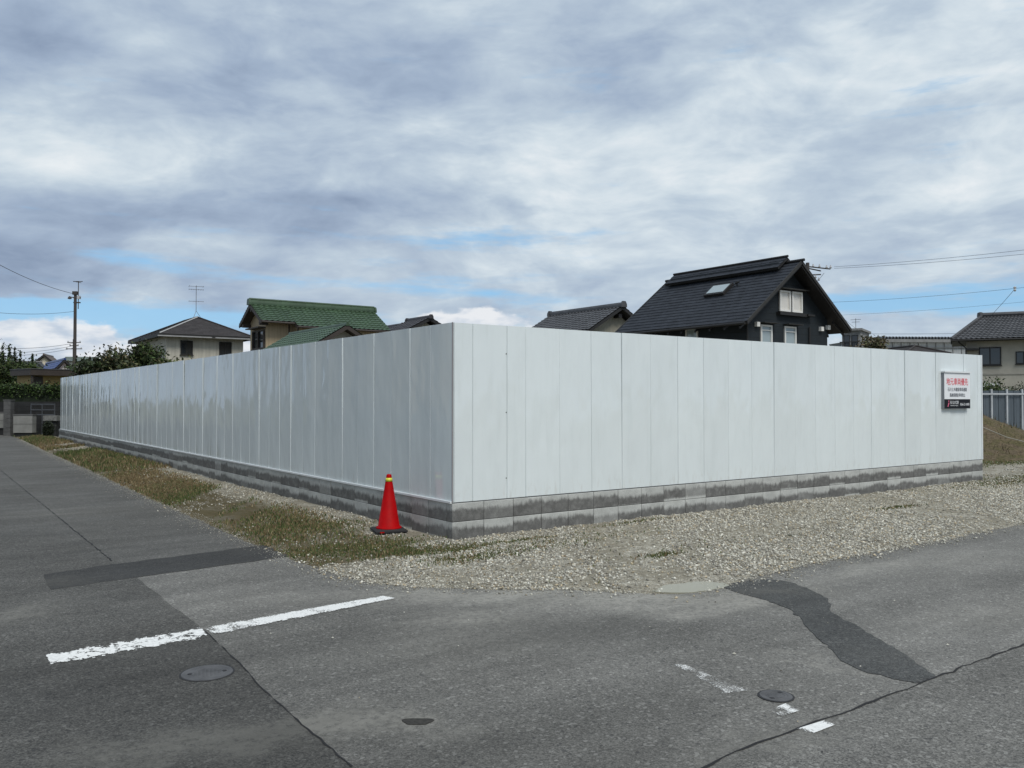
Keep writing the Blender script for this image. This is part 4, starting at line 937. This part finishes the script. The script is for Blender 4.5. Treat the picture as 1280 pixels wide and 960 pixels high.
# ---- beige house at the right edge
def right_house():
    P = XY(1189.6, 52); d = Vector((.887, -.462, 0)); rz = math.atan2(d.y, d.x)
    e = empty('beige_house', P, rz, 'beige two storey house with grey tiled roof at the right edge', 'house')
    ze, zr, Wd, Dp = 5.26, 6.85, 11.0, 6.0
    c = [(0, 0, ze), (Wd, 0, ze), (Wd, Dp, ze), (0, Dp, ze)]; r0, r1 = (1.75, 3, zr), (Wd-1.75, 3, zr)
    for a, b_, p, q in ((c[0], c[1], r0, r1), (c[1], c[2], r1, r1), (c[2], c[3], r1, r0), (c[3], c[0], r0, r0)):
        b = MB(); tile_slope(b, a, b_, p, q, .27, .26, .04, 'wave'); b.build('roof_tiles', M_KAWARA, e, kind='stuff')
    b = MB(); b.box(.04, .04, ze-.10, Wd-.04, Dp-.04, ze-.03); b.build('soffit', M_DTRIM, e)
    b = MB(); b.tube([(0, -.06, ze-.06), (Wd, -.06, ze-.09)], .055, 8); b.build('gutter', M_DTRIM, e)
    b = MB(); b.tube([Vector(r0)+Vector((0, 0, .10)), Vector(r1)+Vector((0, 0, .10))], .15, 8); b.build('ridge_cap', M_KAWARA, e)
    b = MB(); b.tube([Vector(c[0])+Vector((0, 0, .06)), Vector(r0)+Vector((0, 0, .08))], .09, 6); b.build('hip_cap', M_KAWARA, e)
    b = MB(); b.lathe([(.2, 0), (.17, .25), (.05, .3)], 8, (1.65, 3, zr)); b.build('ridge_end_tile', M_KAWARA, e)
    M_B = flat('beige_render', (.40, .375, .32), .85, .14, 1.2)
    b = MB(); b.box(.85, .8, 0, Wd-.8, Dp-.6, ze-.10); b.build('wall', M_B, e)
    MB().box(.83, .76, Z(468.5, 52), Wd-.8, .80, Z(468.5, 52)+.08).build('string_course', M_PLASTER, e)
    p2 = P+Vector((-d.y, d.x, 0))*.8
    def sx(px): return along(px, p2, d)
    window(e, 'y', sx(1224), sx(1252), Z(456, 51), Z(433, 51), .798, M_DTRIM, M_GLASS, .07, .06, 1, True)
    window(e, 'y', sx(1270), sx(1290), Z(454, 50), Z(438, 50), .798, M_DTRIM, M_GLASS, .06, .05, 1, True)
    MB().box(sx(1207), .15, Z(437, 51), sx(1223), .8, Z(434.5, 51)).build('canopy', M_DTRIM, e)
    b = MB(); b.tube([(.80, .72, .2), (.80, .72, ze-.5), (.4, .1, ze-.15)], .045, 6); b.build('downpipe', M_DTRIM, e)
right_house()
# ---------------------------------------------------------------- distant buildings on the right
M_SHED = siding('grey_shed_sheet', (.36, .38, .39), .5, True, .6, .8); M_CONC = flat('grey_concrete', (.22, .22, .22), .85, .15)
def block_building():
    P = XY(1053, 70); e = empty('apartment_block', P, math.radians(-32), 'small grey flat roofed apartment block with balconies right of the black house', 'building')
    w = 22/F*70; zt = Z(414, 70)
    MB().box(0, 0, 0, w, 4, zt).build('wall', M_CONC, e)
    MB().box(-.1, -.3, zt, w+.15, 4.1, zt+.18).build('roof_slab', M_CONC, e)
    for i in range(3):
        z = zt-.35-i*1.5
        for j in range(2): window(e, 'y', .12+j*.62, .62+j*.62, z-.95, z, -.002, M_DTRIM, M_GLASS, .05, .04, 0, False)
        b = MB(); b.box(-.05, -.75, z-1.25, w+.05, 0, z-1.15); b.build('balcony_slab', M_CONC, e)
        b = MB()
        for k in range(9): b.box(-.02+k*w/8.5, -.74, z-1.15, .02+k*w/8.5, -.70, z-.62)
        b.box(-.05, -.76, z-.62, w+.05, -.69, z-.56); b.build('balcony_rail', M_DTRIM, e)
    a = MB(); a.bar((.9, 1, zt+.18), (.9, 1, zt+1.1), .02); a.bar((.5, 1, zt+1.0), (1.3, 1, zt+1.0), .015); a.bar((.6, 1, zt+.8), (1.2, 1, zt+.8), .015); a.build('aerial', M_DTRIM, e)
block_building()
def long_shed():
    P = XY(1098, 76); e = empty('long_shed', P, math.radians(4), 'long pale grey warehouse with scalloped roof edge in the distance', 'warehouse')
    w = 135/F*76; zt = Z(422, 76); n = int(w/.30)
    MB().box(0, 0, 0, w, 10, zt-.25).build('wall', M_SHED, e)
    b = MB(); vs = []
    for i in range(n*6+1):
        x = w*i/(n*6); z = zt-.2+.30*abs(math.cos(math.pi*i/6)); vs += [(x, -.4, z), (x, 10, z-.05)]
    b.add(vs, [(2*i, 2*i+2, 2*i+3, 2*i+1) for i in range(n*6)]); b.build('corrugated_roof', flat('shed_roof', (.20, .21, .22), .6), e)
    MB().box(-.1, -.45, zt-.42, w+.1, -.38, zt-.15).build('fascia', M_CONC, e)
    for i in range(12): MB().box(.5+i*w/12, -.06, 3.2, .56+i*w/12, 0, zt-.4).build('wall_rib', M_CONC, e)
    for z in (zt-.9, zt-1.5): MB().box(0, -.12, z, w, -.061, z+.05).build('wall_pipe', M_CONC, e)
long_shed()
e = hipped('low_dark_house', 'low dark hip roof showing just above the fence before the grey warehouse', XY(1132, 47), .12, 2.75, 5, 1.35, 1.2, 3.5, Z(441.5, 47), Z(433, 48.5), M_HROOF, M_PLASTER, M_DTRIM, .3)
# ---------------------------------------------------------------- utility poles and wires
M_POLE = flat('dark_pole', (.055, .048, .045), .8, .15); M_WIRE = flat('wire_black', (.07, .075, .085), .6, .05); M_INS = flat('insulator_white', (.45, .45, .46), .3, .05)
def wire(a, b, sag, r, label, group=None):
    a, b = Vector(a), Vector(b); pts = []
    for i in range(25):
        t = i/24; p = a.lerp(b, t); p.z -= sag*4*t*(1-t); pts.append(p)
    o = MB().tube(pts, r, 5).build('overhead_wire', M_WIRE); tag(o, label, 'wire', group); return o
def left_pole():
    Y = 45; P = XY(93, Y); e = empty('utility_pole', P, 0, 'dark slender utility pole with lamp and mast rising behind the shrubs on the left', 'utility pole')
    b = MB(); b.bar((0, 0, 0), (0, 0, Z(365, Y)), .10, 10, .075); b.build('post', M_POLE, e)
    b = MB(); b.bar((.16, 0, Z(386, Y)), (.16, 0, Z(351, Y)), .022, 6); b.build('mast', M_POLE, e)
    b = MB(); b.bar((-.12, 0, Z(351.5, Y)), (.38, 0, Z(351.5, Y)), .02, 6); b.bar((.1, -.2, Z(352.5, Y)), (.2, .2, Z(352.5, Y)), .015, 6); b.build('aerial_bar', M_POLE, e)
    for z in (372, 378): MB().box(-.08, -.06, Z(z, Y)-.03, .26, .06, Z(z, Y)+.03).build('bracket', M_POLE, e)
    MB().box(.12, -.08, Z(371.5, Y)-.08, .26, .08, Z(371.5, Y)+.08).build('junction_box', M_INS, e)
    MB().box(-.12, -.1, Z(367, Y)-.05, .12, .1, Z(364, Y)).build('pole_cap', M_POLE, e)
    b = MB(); b.bar((-.02, 0, Z(372, Y)), (-.24, 0, Z(371, Y)), .025, 6); b.lathe([(.03, .10), (.09, .02), (.10, -.04), (.03, -.06)], 10, (-.30, 0, Z(372.3, Y))); b.build('lamp_head', M_POLE, e)
left_pole()
wire(XY(91, 45, Z(367, 45)), XY(-45, 36, Z(306, 36)), .25, .013, 'thin cable climbing from the left pole top to the upper left edge')
wire(XY(92, 45, Z(389, 45)), XY(-30, 38, Z(388, 38)), .15, .009, 'thin faint cable running level from the left pole to the left edge')
def far_pole():
    Y = 95; P = XY(92, Y); e = empty('utility_pole', P, 0, 'distant utility pole with two crossarms seen behind the nearer dark pole', 'utility pole')
    b = MB(); b.bar((0, 0, 0), (0, 0, Z(424, Y)), .14, 8); b.build('post', M_POLE, e)
    for y_, w in ((428, .75), (432, .5), (436, .9)):
        b = MB(); b.bar((-w, 0, Z(y_, Y)), (w, 0, Z(y_, Y)), .05, 5); b.build('crossarm', M_POLE, e)
        for s in (-1, 1): MB().lathe([(.06, 0), (.08, .1), (.04, .2)], 6, (s*w*.9, 0, Z(y_, Y))).build('insulator', M_INS, e)
far_pole()
for i, (ya, yb, r) in enumerate(((437, 438, .02), (440, 445, .018), (443, 449, .018))):
    wire(XY(91, 95, Z(ya-8, 95)), XY(-30, 70, Z(yb-4, 70)), .3, r, ('highest', 'middle', 'lowest')[i]+' of the three faint cables crossing the low white cloud on the left', 'distant cables over the left roofs')
def right_pole():
    Y = 50; P = XY(1010.5, Y); e = empty('utility_pole', P, 0, 'utility pole with crossarms half hidden behind the black house gable', 'utility pole')
    b = MB(); b.bar((0, 0, 0), (0, 0, Z(328, Y)), .14, 8, .11); b.build('post', M_POLE, e)
    for ya, xb, yb in ((332.5, 1042, 334.5), (334.5, 1030, 337), (343.5, 1030, 341.5)):
        b = MB(); b.bar((-.1, 0, Z(ya, Y)), ((xb-1010.5)/F*Y, .4, Z(yb, Y)), .04, 5); b.build('crossarm', M_POLE, e)
    for px, py in ((1019, 331), (1027, 331.5), (1036, 332.5), (1041, 332.5), (1022, 345), (1026, 348)):
        MB().lathe([(.04, 0), (.075, .06), (.05, .12), (.03, .2)], 7, ((px-1010.5)/F*Y, .2, Z(py+2, Y))).build('insulator', M_INS, e)
right_pole()
tops = [('upper', 1044, 333, 1340, 305), ('lower', 1044, 335, 1340, 311)]
for n_, xa, ya, xb, yb in tops: wire(XY(xa, 50, Z(ya, 50)), XY(xb, 40, Z(yb, 40)), .10, .009, n_+' cable of the close pair rising from the gable pole to the right edge', 'power cables at the upper right')
wire(XY(1030, 58, Z(378, 58)), XY(1340, 46, Z(352.5, 46)), .15, .009, 'single middle cable with a small clamp crossing the right sky', 'power cables at the upper right')
wire(XY(1030, 62, Z(394.5, 62)), XY(1340, 50, Z(371, 50)), .15, .007, 'faint lowest cable of the right sky above the beige roof', 'power cables at the upper right')
wire(XY(1062, 70, Z(417, 70)), XY(1250, 66, Z(416, 66)), .05, .014, 'thin level cable running just over the grey warehouse roof')
wire(XY(1031, 42, Z(341, 42)), XY(1020, 38, Z(352, 38)), .05, .012, 'short jumper cable dropping from the crossarm behind the black gable')
wire(XY(1052, 60, Z(395, 60)), XY(1078, 66, Z(416, 66)), .05, .01, 'thin slanting service cable dropping right of the black house eave')
wi = empty('cable_clamp', XY(1270, 46.6, Z(359, 46.6)), 0, 'hanging insulator clamp on the middle cable at the right edge', 'insulator')
b = MB(); b.lathe([(.03, 0), (.08, .06), (.05, .16), (.09, .22), (.03, .28)], 8, (0, 0, -.22)); b.build('insulator', M_INS, wi)
wire(XY(1269, 46.6, Z(362, 46.6)), XY(1241, 52, Z(393, 52)), .02, .012, 'taut drop cable slanting from the clamp down to the beige roof')
# ---------------------------------------------------------------- grey steel fence, mound, pipe on the right
M_GREY = siding('blue_grey_sheet', (.085, .105, .125), .20, True, .5, .75)
M_POST = flat('pale_post', (.42, .44, .46), .45, .1)
def grey_fence():
    Y = 33; P = XY(1200, Y); rz = 0.02; e = empty('steel_sheet_fence', P, rz, 'blue grey sheet steel fence with pale posts behind the earth mound', 'fence')
    pit = 19.3/F*Y
    for i in range(16):
        b = MB(); x = i*pit
        prof = [(x+.01, .03), (x+.02, 0), (x+pit*.45, 0), (x+pit*.48, .025), (x+pit*.52, .025), (x+pit*.55, 0), (x+pit-.02, 0), (x+pit-.01, .03)]
        n = len(prof); b.add([(q, w, 0) for q, w in prof]+[(q, w, 1.93) for q, w in prof], [(k, k+1, n+k+1, n+k) for k in range(n-1)]); b.build('steel_sheet', M_GREY, e)
    x0 = (1239-1200)/F*Y-2*pit
    for i in range(17): MB().box(x0+i*pit-.028, -.075, 0, x0+i*pit+.028, -.002, 1.99).build('post', M_POST, e)
    MB().box(-.1, -.10, 1.77, 16*pit, -.076, 1.83).build('rail', M_POST, e)
grey_fence()
def mound():
    cx = XY(1170, 25.5); n = 90
    A, B = np.meshgrid(np.linspace(-9, 6.5, n), np.linspace(-7, 6, n), indexing='ij')
    base = np.clip(1-np.abs(A+2.5)/6.6, 0, 1); base = np.minimum(base*1.5, 1.0)
    hh = 1.75*base*np.exp(-(B/2.4)**2)
    x, y = cx.x+A*1.0, cx.y+B
    hh = hh*(.85+.3*fbm(x, y, .7, 61))+(fbm(x, y, 3, 66)-.5)*.10*np.clip(hh*3, 0, 1)-.06-.25*np.clip(1-hh*8, 0, 1)
    V = np.stack([x, y, hh], -1).reshape(-1, 3); i = np.arange(n*n).reshape(n, n)
    def fn(t, P, O):
        n1 = t.noise(P, 2.2, 6, .65); n2 = t.noise(P, 14, 4, .7)
        c = t.mix(t.rng(n1, .4, .62), (.125, .098, .065), (.10, .088, .045)); c = t.v('SCALE', c, None, t.rng(n2, .25, .75, .55, 1.4))
        return {'Base Color': c, 'Roughness': 1.0, 'Specular IOR Level': .1, 'Normal': t.bump(n2, 1, .05)}
    o = np_mesh('earth_mound', V, np.stack([i[:-1, :-1], i[1:, :-1], i[1:, 1:], i[:-1, 1:]], -1).reshape(-1, 4), material('mound_earth', fn)); o.data.shade_smooth()
    tag(o, 'brown earth mound with dry weeds between fence corner and grey steel fence', 'mound')
    r = np.random.default_rng(3); m = 9000; ii = r.integers(0, n*n, m); p = V[ii]+r.normal(0, .06, (m, 3))*[1, 1, 0]; keep = p[:, 2] > -.02; p = p[keep]; m = len(p)
    h = .03+.14*r.random(m)**2; an = r.random(m)*6.28; w = .012; l = r.normal(0, .05, (m, 2))
    V2 = np.stack([p+np.stack([np.cos(an)*w, np.sin(an)*w, 0*an-.03], -1), p-np.stack([np.cos(an)*w, np.sin(an)*w, 0*an+.03], -1), p+np.stack([l[:, 0], l[:, 1], h], -1)], 1).reshape(-1, 3)
    pal = np.array([[.17, .13, .075], [.09, .09, .04], [.13, .10, .06], [.22, .17, .10]]); cc = pal[r.integers(0, 4, m)]*(.5+.8*r.random((m, 1)))
    g_ = np_mesh('mound_weeds', V2, np.arange(m*3).reshape(m, 3), M_GRASS, np.repeat(cc, 3, 0)); tag(g_, 'dry weeds covering the earth mound at the right', 'weeds', kind='stuff')
mound()
o = MB().tube([XY(1215, 22.4, Z(528, 22.4)), XY(1235, 22.3, Z(537, 22.3)), XY(1258, 22.2, Z(546.5, 22.2)), XY(1285, 22.2, Z(553.5, 22.2)), XY(1340, 22.2, Z(556, 22.2))], .012, 6).build('rope', flat('pale_rope', (.30, .28, .24), .8)); tag(o, 'pale rope sagging across the front of the earth mound', 'rope')
pb = empty('roof_beam', XY(1196, 40, Z(483, 40)), .0, 'short white eave board of a low shed behind the grey steel fence', 'shed')
MB().box(0, 0, -.02, 53/F*40, 2.4, .16).build('eave_board', M_TRIM, pb); MB().box(.2, .35, -Z(483, 40), 46/F*40, 2.2, -.02).build('wall', M_DTRIM, pb)
# ---------------------------------------------------------------- vegetation
def leafmat(name, col, var=.5):
    def fn(t, P, O):
        v = t.new('ShaderNodeVertexColor', layer_name='Col').outputs[0]
        return {'Base Color': v, 'Roughness': .6, 'Specular IOR Level': .3}
    return material(name, fn)
M_LEAF = leafmat('foliage', None); M_BARK = flat('bark', (.075, .06, .045), .9, .3, 12, bump=.6)
def foliage(name, blobs, n, size, pal, parent, seed, z_bias=0.0, flatn=.75):
    r = np.random.default_rng(seed); vol = np.array([b[3]*b[4]*b[5] for b in blobs])**.8; vol = vol/vol.sum(); per = r.choice(len(blobs), n, p=vol)
    B = np.array(blobs)[per]; d = r.normal(0, 1, (n, 3)); d /= np.linalg.norm(d, axis=1)[:, None]; rad = r.random(n)**.45
    # twig clusters: leaves bunch round random points of each blob
    P = B[:, :3]+d*rad[:, None]*B[:, 3:6]
    nc = max(20, n//28); ci = r.integers(0, n, nc); cen = P[ci]; pick = r.integers(0, nc, n); P = np.where((r.random(n) < flatn)[:, None], cen[pick]+r.normal(0, size*2.3, (n, 3)), P)
    u = r.normal(0, 1, (n, 3)); u /= np.linalg.norm(u, axis=1)[:, None]; w = np.cross(u, r.normal(0, 1, (n, 3))); w /= np.linalg.norm(w, axis=1)[:, None]
    s = size*(.6+.8*r.random((n, 1)))
    V = np.stack([P-u*s, P+w*s*.45, P+u*s, P-w*s*.45], 1).reshape(-1, 3)
    pal = np.array(pal); tone = (.6+.7*r.random(nc))[pick][:, None]; cc = pal[r.integers(0, len(pal), n)]*tone*(.75+.5*r.random((n, 1)))
    o = np_mesh(name, V, np.arange(n*4).reshape(n, 4), M_LEAF, np.repeat(cc, 4, 0)); o.parent = parent; return o
def tree(name, label, P, h, blobs, n, size, pal, seed, group=None, trunk_r=.09, cat='tree', limbs=5, flatn=.75):
    e = empty(name, P, 0, label, cat, group); r = random.Random(seed)
    tp = [Vector((0, 0, -.05)), Vector((r.uniform(-.1, .1), r.uniform(-.1, .1), h*.35)), Vector((r.uniform(-.2, .2), r.uniform(-.2, .2), h*.62))]
    MB().tube(tp, [trunk_r, trunk_r*.75, trunk_r*.4], 7).build('trunk', M_BARK, e, smooth=True)
    for i in range(limbs):
        b_ = blobs[i % len(blobs)]; s = tp[1].lerp(tp[2], r.random()); t = Vector(b_[:3])+Vector((r.uniform(-.5, .5)*b_[3], r.uniform(-.5, .5)*b_[4], r.uniform(.1, .8)*b_[5]))
        MB().tube([s, s.lerp(t, .5)+Vector((0, 0, -.08)), t], [trunk_r*.4, trunk_r*.25, trunk_r*.1], 5).build('branch', M_BARK, e)
    foliage('crown', blobs, n, size, pal, e, seed, flatn=flatn); return e
DK = [(.015, .026, .010), (.024, .040, .014), (.045, .065, .022), (.036, .034, .016)]; MG = [(.045, .075, .022), (.065, .10, .03), (.035, .06, .02), (.09, .11, .035)]; OL = [(.10, .105, .045), (.07, .08, .035), (.15, .12, .06), (.06, .055, .03)]
def shrub(px0, px1, ytop, Y, label, pal, seed, n=2600, size=.10, name='garden_tree', zlow=1.2):
    P = XY((px0+px1)/2, Y); w = (px1-px0)/F*Y/2; h = Z(ytop, Y); r = random.Random(seed); bl = []
    for i in range(9):
        a = r.uniform(-.75, .75); zt = h-.2-abs(a)**1.6*h*.16-r.random()*.35
        bl.append((a*w, r.uniform(-.6, .6), zt-.45, w*.28, .5, .42))
    for i in range(6): bl.append((r.uniform(-.7, .7)*w, r.uniform(-.5, .5), h*.6+r.uniform(-.3, .3), w*.35, .6, .6))
    return tree(name, label, P, h, bl, n, size, pal, seed, cat='tree', flatn=.6)
shrub(98, 132, 433, 37, 'dark leafy shrub beside the left utility pole, low end of the row', DK, 1, 3200, .085, 'shrub')
shrub(122, 166, 427, 38, 'dark reddish green shrub second from the utility pole', OL[:3]+DK, 2, 3600, .085, 'shrub')
shrub(158, 208, 417, 40, 'tallest rounded green tree hiding the left edge of the hipped roof', MG+DK, 3, 5000, .085)
shrub(196, 232, 436, 36, 'lower olive leafed tree in front of the cream house wall', OL+MG, 4, 2600, .08)
shrub(228, 256, 441, 34, 'sparse pale twiggy shrub just above the fence by the cream house window', OL, 5, 700, .07, 'shrub')
shrub(1072, 1110, 410, 41, 'bare topped olive tree above the fence right of the black house', OL+[(.16, .13, .09)], 6, 4200, .075)
shrub(1228, 1250, 462, 36, 'young green tree with sprawling shoots in front of the beige house', MG, 7, 1700, .055)
shrub(1246, 1262, 474, 35, 'small dark bush beside the white eave board behind the grey fence', DK, 8, 1300, .05, 'shrub')
shrub(1256, 1276, 470, 36, 'rounded dark bush near the right edge above the grey fence', DK, 9, 1300, .05, 'shrub')
# conifers and garden on the far left
def conifer(px, ytop, Y, wpx, label, seed):
    P = XY(px, Y); h = Z(ytop, Y); w = wpx/F*Y/2; bl = []
    for i in range(9):
        t = i/8; bl.append((0, 0, h*(.15+.80*t), w*(1-t)*.95+.07, w*(1-t)*.95+.07, h*.07))
    tree('conifer', label, P, h, bl, 4200, .075, DK+[(.03, .06, .02)], seed, 'conifers above the garden hedge', .08, flatn=.3, limbs=0)
for i, (px, yt, wp, nm) in enumerate(((-8, 425, 14, 'half cut off by the left edge'), (3, 430, 12, 'first inside the left edge'), (11, 432, 11, 'second from the left edge'), (18, 434, 11, 'middle of the row'), (25, 439, 10, 'shorter, toward the roofs'), (40, 443, 8, 'standing apart before the gabled roofs'))):
    conifer(px, yt, 52+i*.4, wp, 'pointed dark conifer, '+nm, 20+i)
def bigbush(px0, px1, ytop, ybot, Y, label, pal, seed, n, name='garden_tree', d=.9):
    P = XY((px0+px1)/2, Y); w = (px1-px0)/F*Y/2; z1, z0 = Z(ytop, Y), Z(ybot, Y); r = random.Random(seed); bl = []
    for i in range(16): bl.append((r.uniform(-.8, .8)*w, r.uniform(-.5, .5)*d, r.uniform(z0, z1-.35), w*.34, d*.6, .45))
    return tree(name, label, P, z1, bl, n, .085, pal, seed, flatn=.5)
bigbush(-18, 20, 443, 490, 46, 'dense mid green broadleaf tree left of the brown roofed hut', MG+DK, 31, 6000)
bigbush(20, 44, 452, 475, 53, 'lighter green broadleaf tree behind the brown roofed hut', MG, 32, 3500)
bigbush(84, 102, 457, 480, 56, 'pale green tree behind the utility pole near the blue roof', MG, 33, 1200)
# hedge
he = empty('hedge', XY(-20, 38.6), 0, 'clipped bright green hedge along the top of the dark garden wall', 'hedge')
bl = []
for i in range(26):
    x = i*.145*1.0; bl.append((x, 0, Z(490, 38.6)+.05*math.sin(i*1.3), .25, .4, .35)); bl.append((x, 0, Z(484, 38.6)-.10, .22, .35, .24))
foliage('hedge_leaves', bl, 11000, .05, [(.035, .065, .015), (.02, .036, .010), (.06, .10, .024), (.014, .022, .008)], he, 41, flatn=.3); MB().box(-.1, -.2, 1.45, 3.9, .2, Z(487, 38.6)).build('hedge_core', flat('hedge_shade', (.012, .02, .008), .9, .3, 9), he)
MB().bar((.5, 0, 0), (.5, 0, 1.5), .03).build('stem', M_BARK, he)
# dark garden wall with posts and rails
M_WALLD = flat('dark_stained_block', (.016, .017, .018), .9, .35, 2.5, bump=.4); M_LIGHTB = flat('pale_block', (.21, .21, .20), .85, .18, 3, bump=.3); M_STEEL = flat('dark_steel_rail', (.06, .065, .075), .5, .15)
gw = empty('garden_wall', XY(-30, 38), 0, 'dark stained garden block wall with pillar at the end of the left road', 'wall')
wl = 106/F*38
for c in range(7):
    for i in range(10):
        w = wl/10; off = 0
        MB().box(i*w+.006, -.09+.006*((i*7+c*3) % 3), c*.215-.01, (i+1)*w-.006, .09, (c+1)*.215-.018).build('block', M_WALLD, gw)
MB().box(0, -.075, -.05, wl, .075, 1.49).build('mortar', M_CRACK, gw)
x_ = lambda px, Y=38: (px+30)/F*Y
def tagobj(o, l, c, g=None): return tag(o, l, c, g)
gp = empty('gate_pillar', XY(11.5, 37.2), 0, 'tall weathered grey concrete gate pillar by the road end', 'pillar')
for c in range(8): MB().box(-.15, -.15, c*.195-.02, .15, .15, (c+1)*.195-.028).build('block', M_LIGHTB if False else flat('pillar_block', (.085, .085, .085), .9, .25, 4), gp)
MB().box(-.17, -.17, 1.54, .17, .17, 1.58).build('cap', flat('pillar_cap', (.10, .10, .10), .9), gp)
def pale_box(px0, px1, y0, y1, Y, label):
    w = (px1-px0)/F*Y; e = empty('block_cabinet', XY(px0, Y), .06, label, 'cabinet'); z0, z1 = Z(y1, Y), Z(y0, Y); n = 2
    for c in range(n):
        a, b_ = z0+(z1-z0)*c/n, z0+(z1-z0)*(c+1)/n-.012
        MB().box(0, 0, a, w, .35, b_).build('panel', M_LIGHTB, e)
    MB().box(-.02, -.02, z1, w+.02, .37, z1+.04).build('cap', flat('cabinet_cap', (.10, .10, .10), .8), e)
    MB().box(.05, .05, -.01, w-.05, .3, z0-.001).build('plinth', M_WALLD, e)
pale_box(17, 40, 519, 541, 36.4, 'pale concrete box wall section right of the gate pillar')
pale_box(-8, 8, 516, 535, 37.6, 'pale concrete box wall section left of the gate pillar')
rf = empty('rail_fence', XY(39, 37.3), 0, 'low dark rail fence before the garden wall beside the white fence end', 'fence')
for z in (505.5, 512.5, 518.5): MB().bar((0, 0, Z(z, 37.3)), (30/F*37.3, 0, Z(z, 37.3)), .022).build('rail', M_STEEL, rf)
for px in (0, 14, 29.5): MB().bar((px/F*37.3, 0, 0), (px/F*37.3, 0, Z(504.5, 37.3)), .024).build('post', M_STEEL, rf)
ls = empty('stone_ledge', XY(54, 36.2), 0, 'grey stone basin ledge under the rail fence', 'basin')
MB().box(0, 0, Z(526, 36.2), 17/F*36.2, .35, Z(519.5, 36.2)).build('basin', flat('basin_stone', (.16, .16, .155), .9, .3, 8), ls); MB().box(.05, .08, -.02, 15/F*36.2, .30, Z(526, 36.2)).build('pedestal', M_WALLD, ls)
bb = empty('low_bush', XY(61, 35.2), 0, 'low almost black bush under the stone basin near the fence end', 'bush')
foliage('leaves', [(0, 0, .35, .24, .2, .35)], 1800, .035, [(.012, .018, .008), (.02, .028, .012)], bb, 55, flatn=.2); MB().bar((0, 0, 0), (0, 0, .4), .02).build('stem', M_BARK, bb)
# brown hut
def hut():
    P = XY(38, 42); e = empty('brown_roofed_hut', P, ANG+.3, 'low hut with flat dark brown roof and ochre wall above the hedge', 'hut')
    zt, zb = Z(462, 43), Z(469.5, 43)
    MB().box(-.0, 0, zb, 2.7, 2.3, zt).build('roof', M_BROWN, e); MB().box(-.03, -.03, zt, 2.73, 2.33, zt+.03).build('roof_edge', flat('roof_edge_grey', (.09, .09, .095), .6), e)
    MB().box(.25, .4, 0, 2.5, 2.1, zb).build('wall', flat('ochre_wall', (.32, .235, .10), .85, .15), e)
    MB().box(.25, .36, 1.4, .75, .399, zb-.05).build('shutter', M_BROWN, e)
    for x, y in ((.08, .08), (2.55, .08)): MB().box(x, y, 0, x+.09, y+.09, zb).build('post', M_BROWN, e)
hut()
def mini_house(px0, px1, yr, ye, Y, name, label, mr, mw, rz=ANG, ridge='x', ln=5):
    w = (px1-px0)/F*Y; e = empty(name, XY(px0, Y), rz, label, 'house'); ze, zr = Z(ye, Y), Z(yr, Y+1)
    if ridge == 'x':
        gable(e, 0, w, 0, 5, ze, zr, mr, M_DTRIM, ridge='x', pu=.4, rows=.4, ridge_r=.1, ornament=False); wall_gable(e, .25, w-.25, .4, 4.6, ze-.1, zr-.2, mw, 'x')
    else:
        gable(e, 0, w, 0, ln, ze, zr, mr, M_DTRIM, ridge='y', pu=.4, rows=.4, ridge_r=.1, ornament=False); wall_gable(e, .3, w-.3, .3, ln-.4, ze-.0, zr-.2, mw, 'y')
    return e
M_BLUE = tilemat('blue_glazed_tile', (.02, .045, .16), .35, .15)
M_CRW = flat('cream_render', (.55, .50, .40), .8, .08); M_WHW = flat('white_render', (.62, .62, .60), .8, .08)
h1 = mini_house(69, 90, 450, 460.5, 68, 'blue_roofed_house', 'distant house with shiny blue tiled roof and white gable', M_BLUE, M_WHW, ANG, 'y', 11)
MB().box(.2, -.5, 0, 1.6, .29, Z(461.5, 68)).build('porch', flat('brick_red_wall', (.22, .09, .06), .85), h1)
mini_house(44, 62, 444, 451, 92, 'brown_gabled_house', 'farthest small house with brown roof and cream gable', tilemat('brown_tile', (.10, .075, .06)), M_CRW, ANG-.3, 'y')
mini_house(72, 112, 446.5, 451.5, 120, 'grey_green_roofed_house', 'far low house with long grey green roof behind the utility pole', tilemat('grey_green_tile', (.14, .17, .15)), M_WHW, .1, 'x')
mini_house(18, 52, 452, 458, 75, 'grey_tiled_hut', 'far grey roof half hidden between the conifers', M_KAWARA, M_WHW, ANG, 'x')

# ---------------------------------------------------------------- unseen houses and wall added left of the road for glossy panels to mirror
for i, (a_, b_, w_, l_, hh_, lab, mw_) in enumerate(((-17.5, 1, 6, 7, 5.4, 'unseen cream hipped house added across the left road, nearest the junction', M_CREAM), (-18.5, 11, 6, 8, 3.1, 'unseen low hipped bungalow added across the left road, between two taller houses', M_PLASTER), (-18, 22, 6, 8, 5.3, 'unseen tan hipped house added across the left road, farthest from the junction', M_TAN), (-19, 34, 7, 8, 5.2, 'unseen grey hipped house added by the far end of the left road', M_CONC))):
    hipped('unseen_added_house', lab, C0+Rv*a_+Lv*b_, ANG, w_, l_, w_/2, w_/2, l_-w_/2, hh_, hh_+1.5, M_HROOF, mw_, M_DTRIM, .5)
nw = empty('garden_wall', C0+Rv*-11.9+Lv*-2, ANG, 'unseen low grey block wall added along the far side of the left road', 'wall')  # unseen wall, added as something for the left panels to mirror
for i in range(18): MB().box(-.06, i*1.9, -.05, .06, i*1.9+1.88, 1.15).build('wall_bay', M_FOOT, nw)
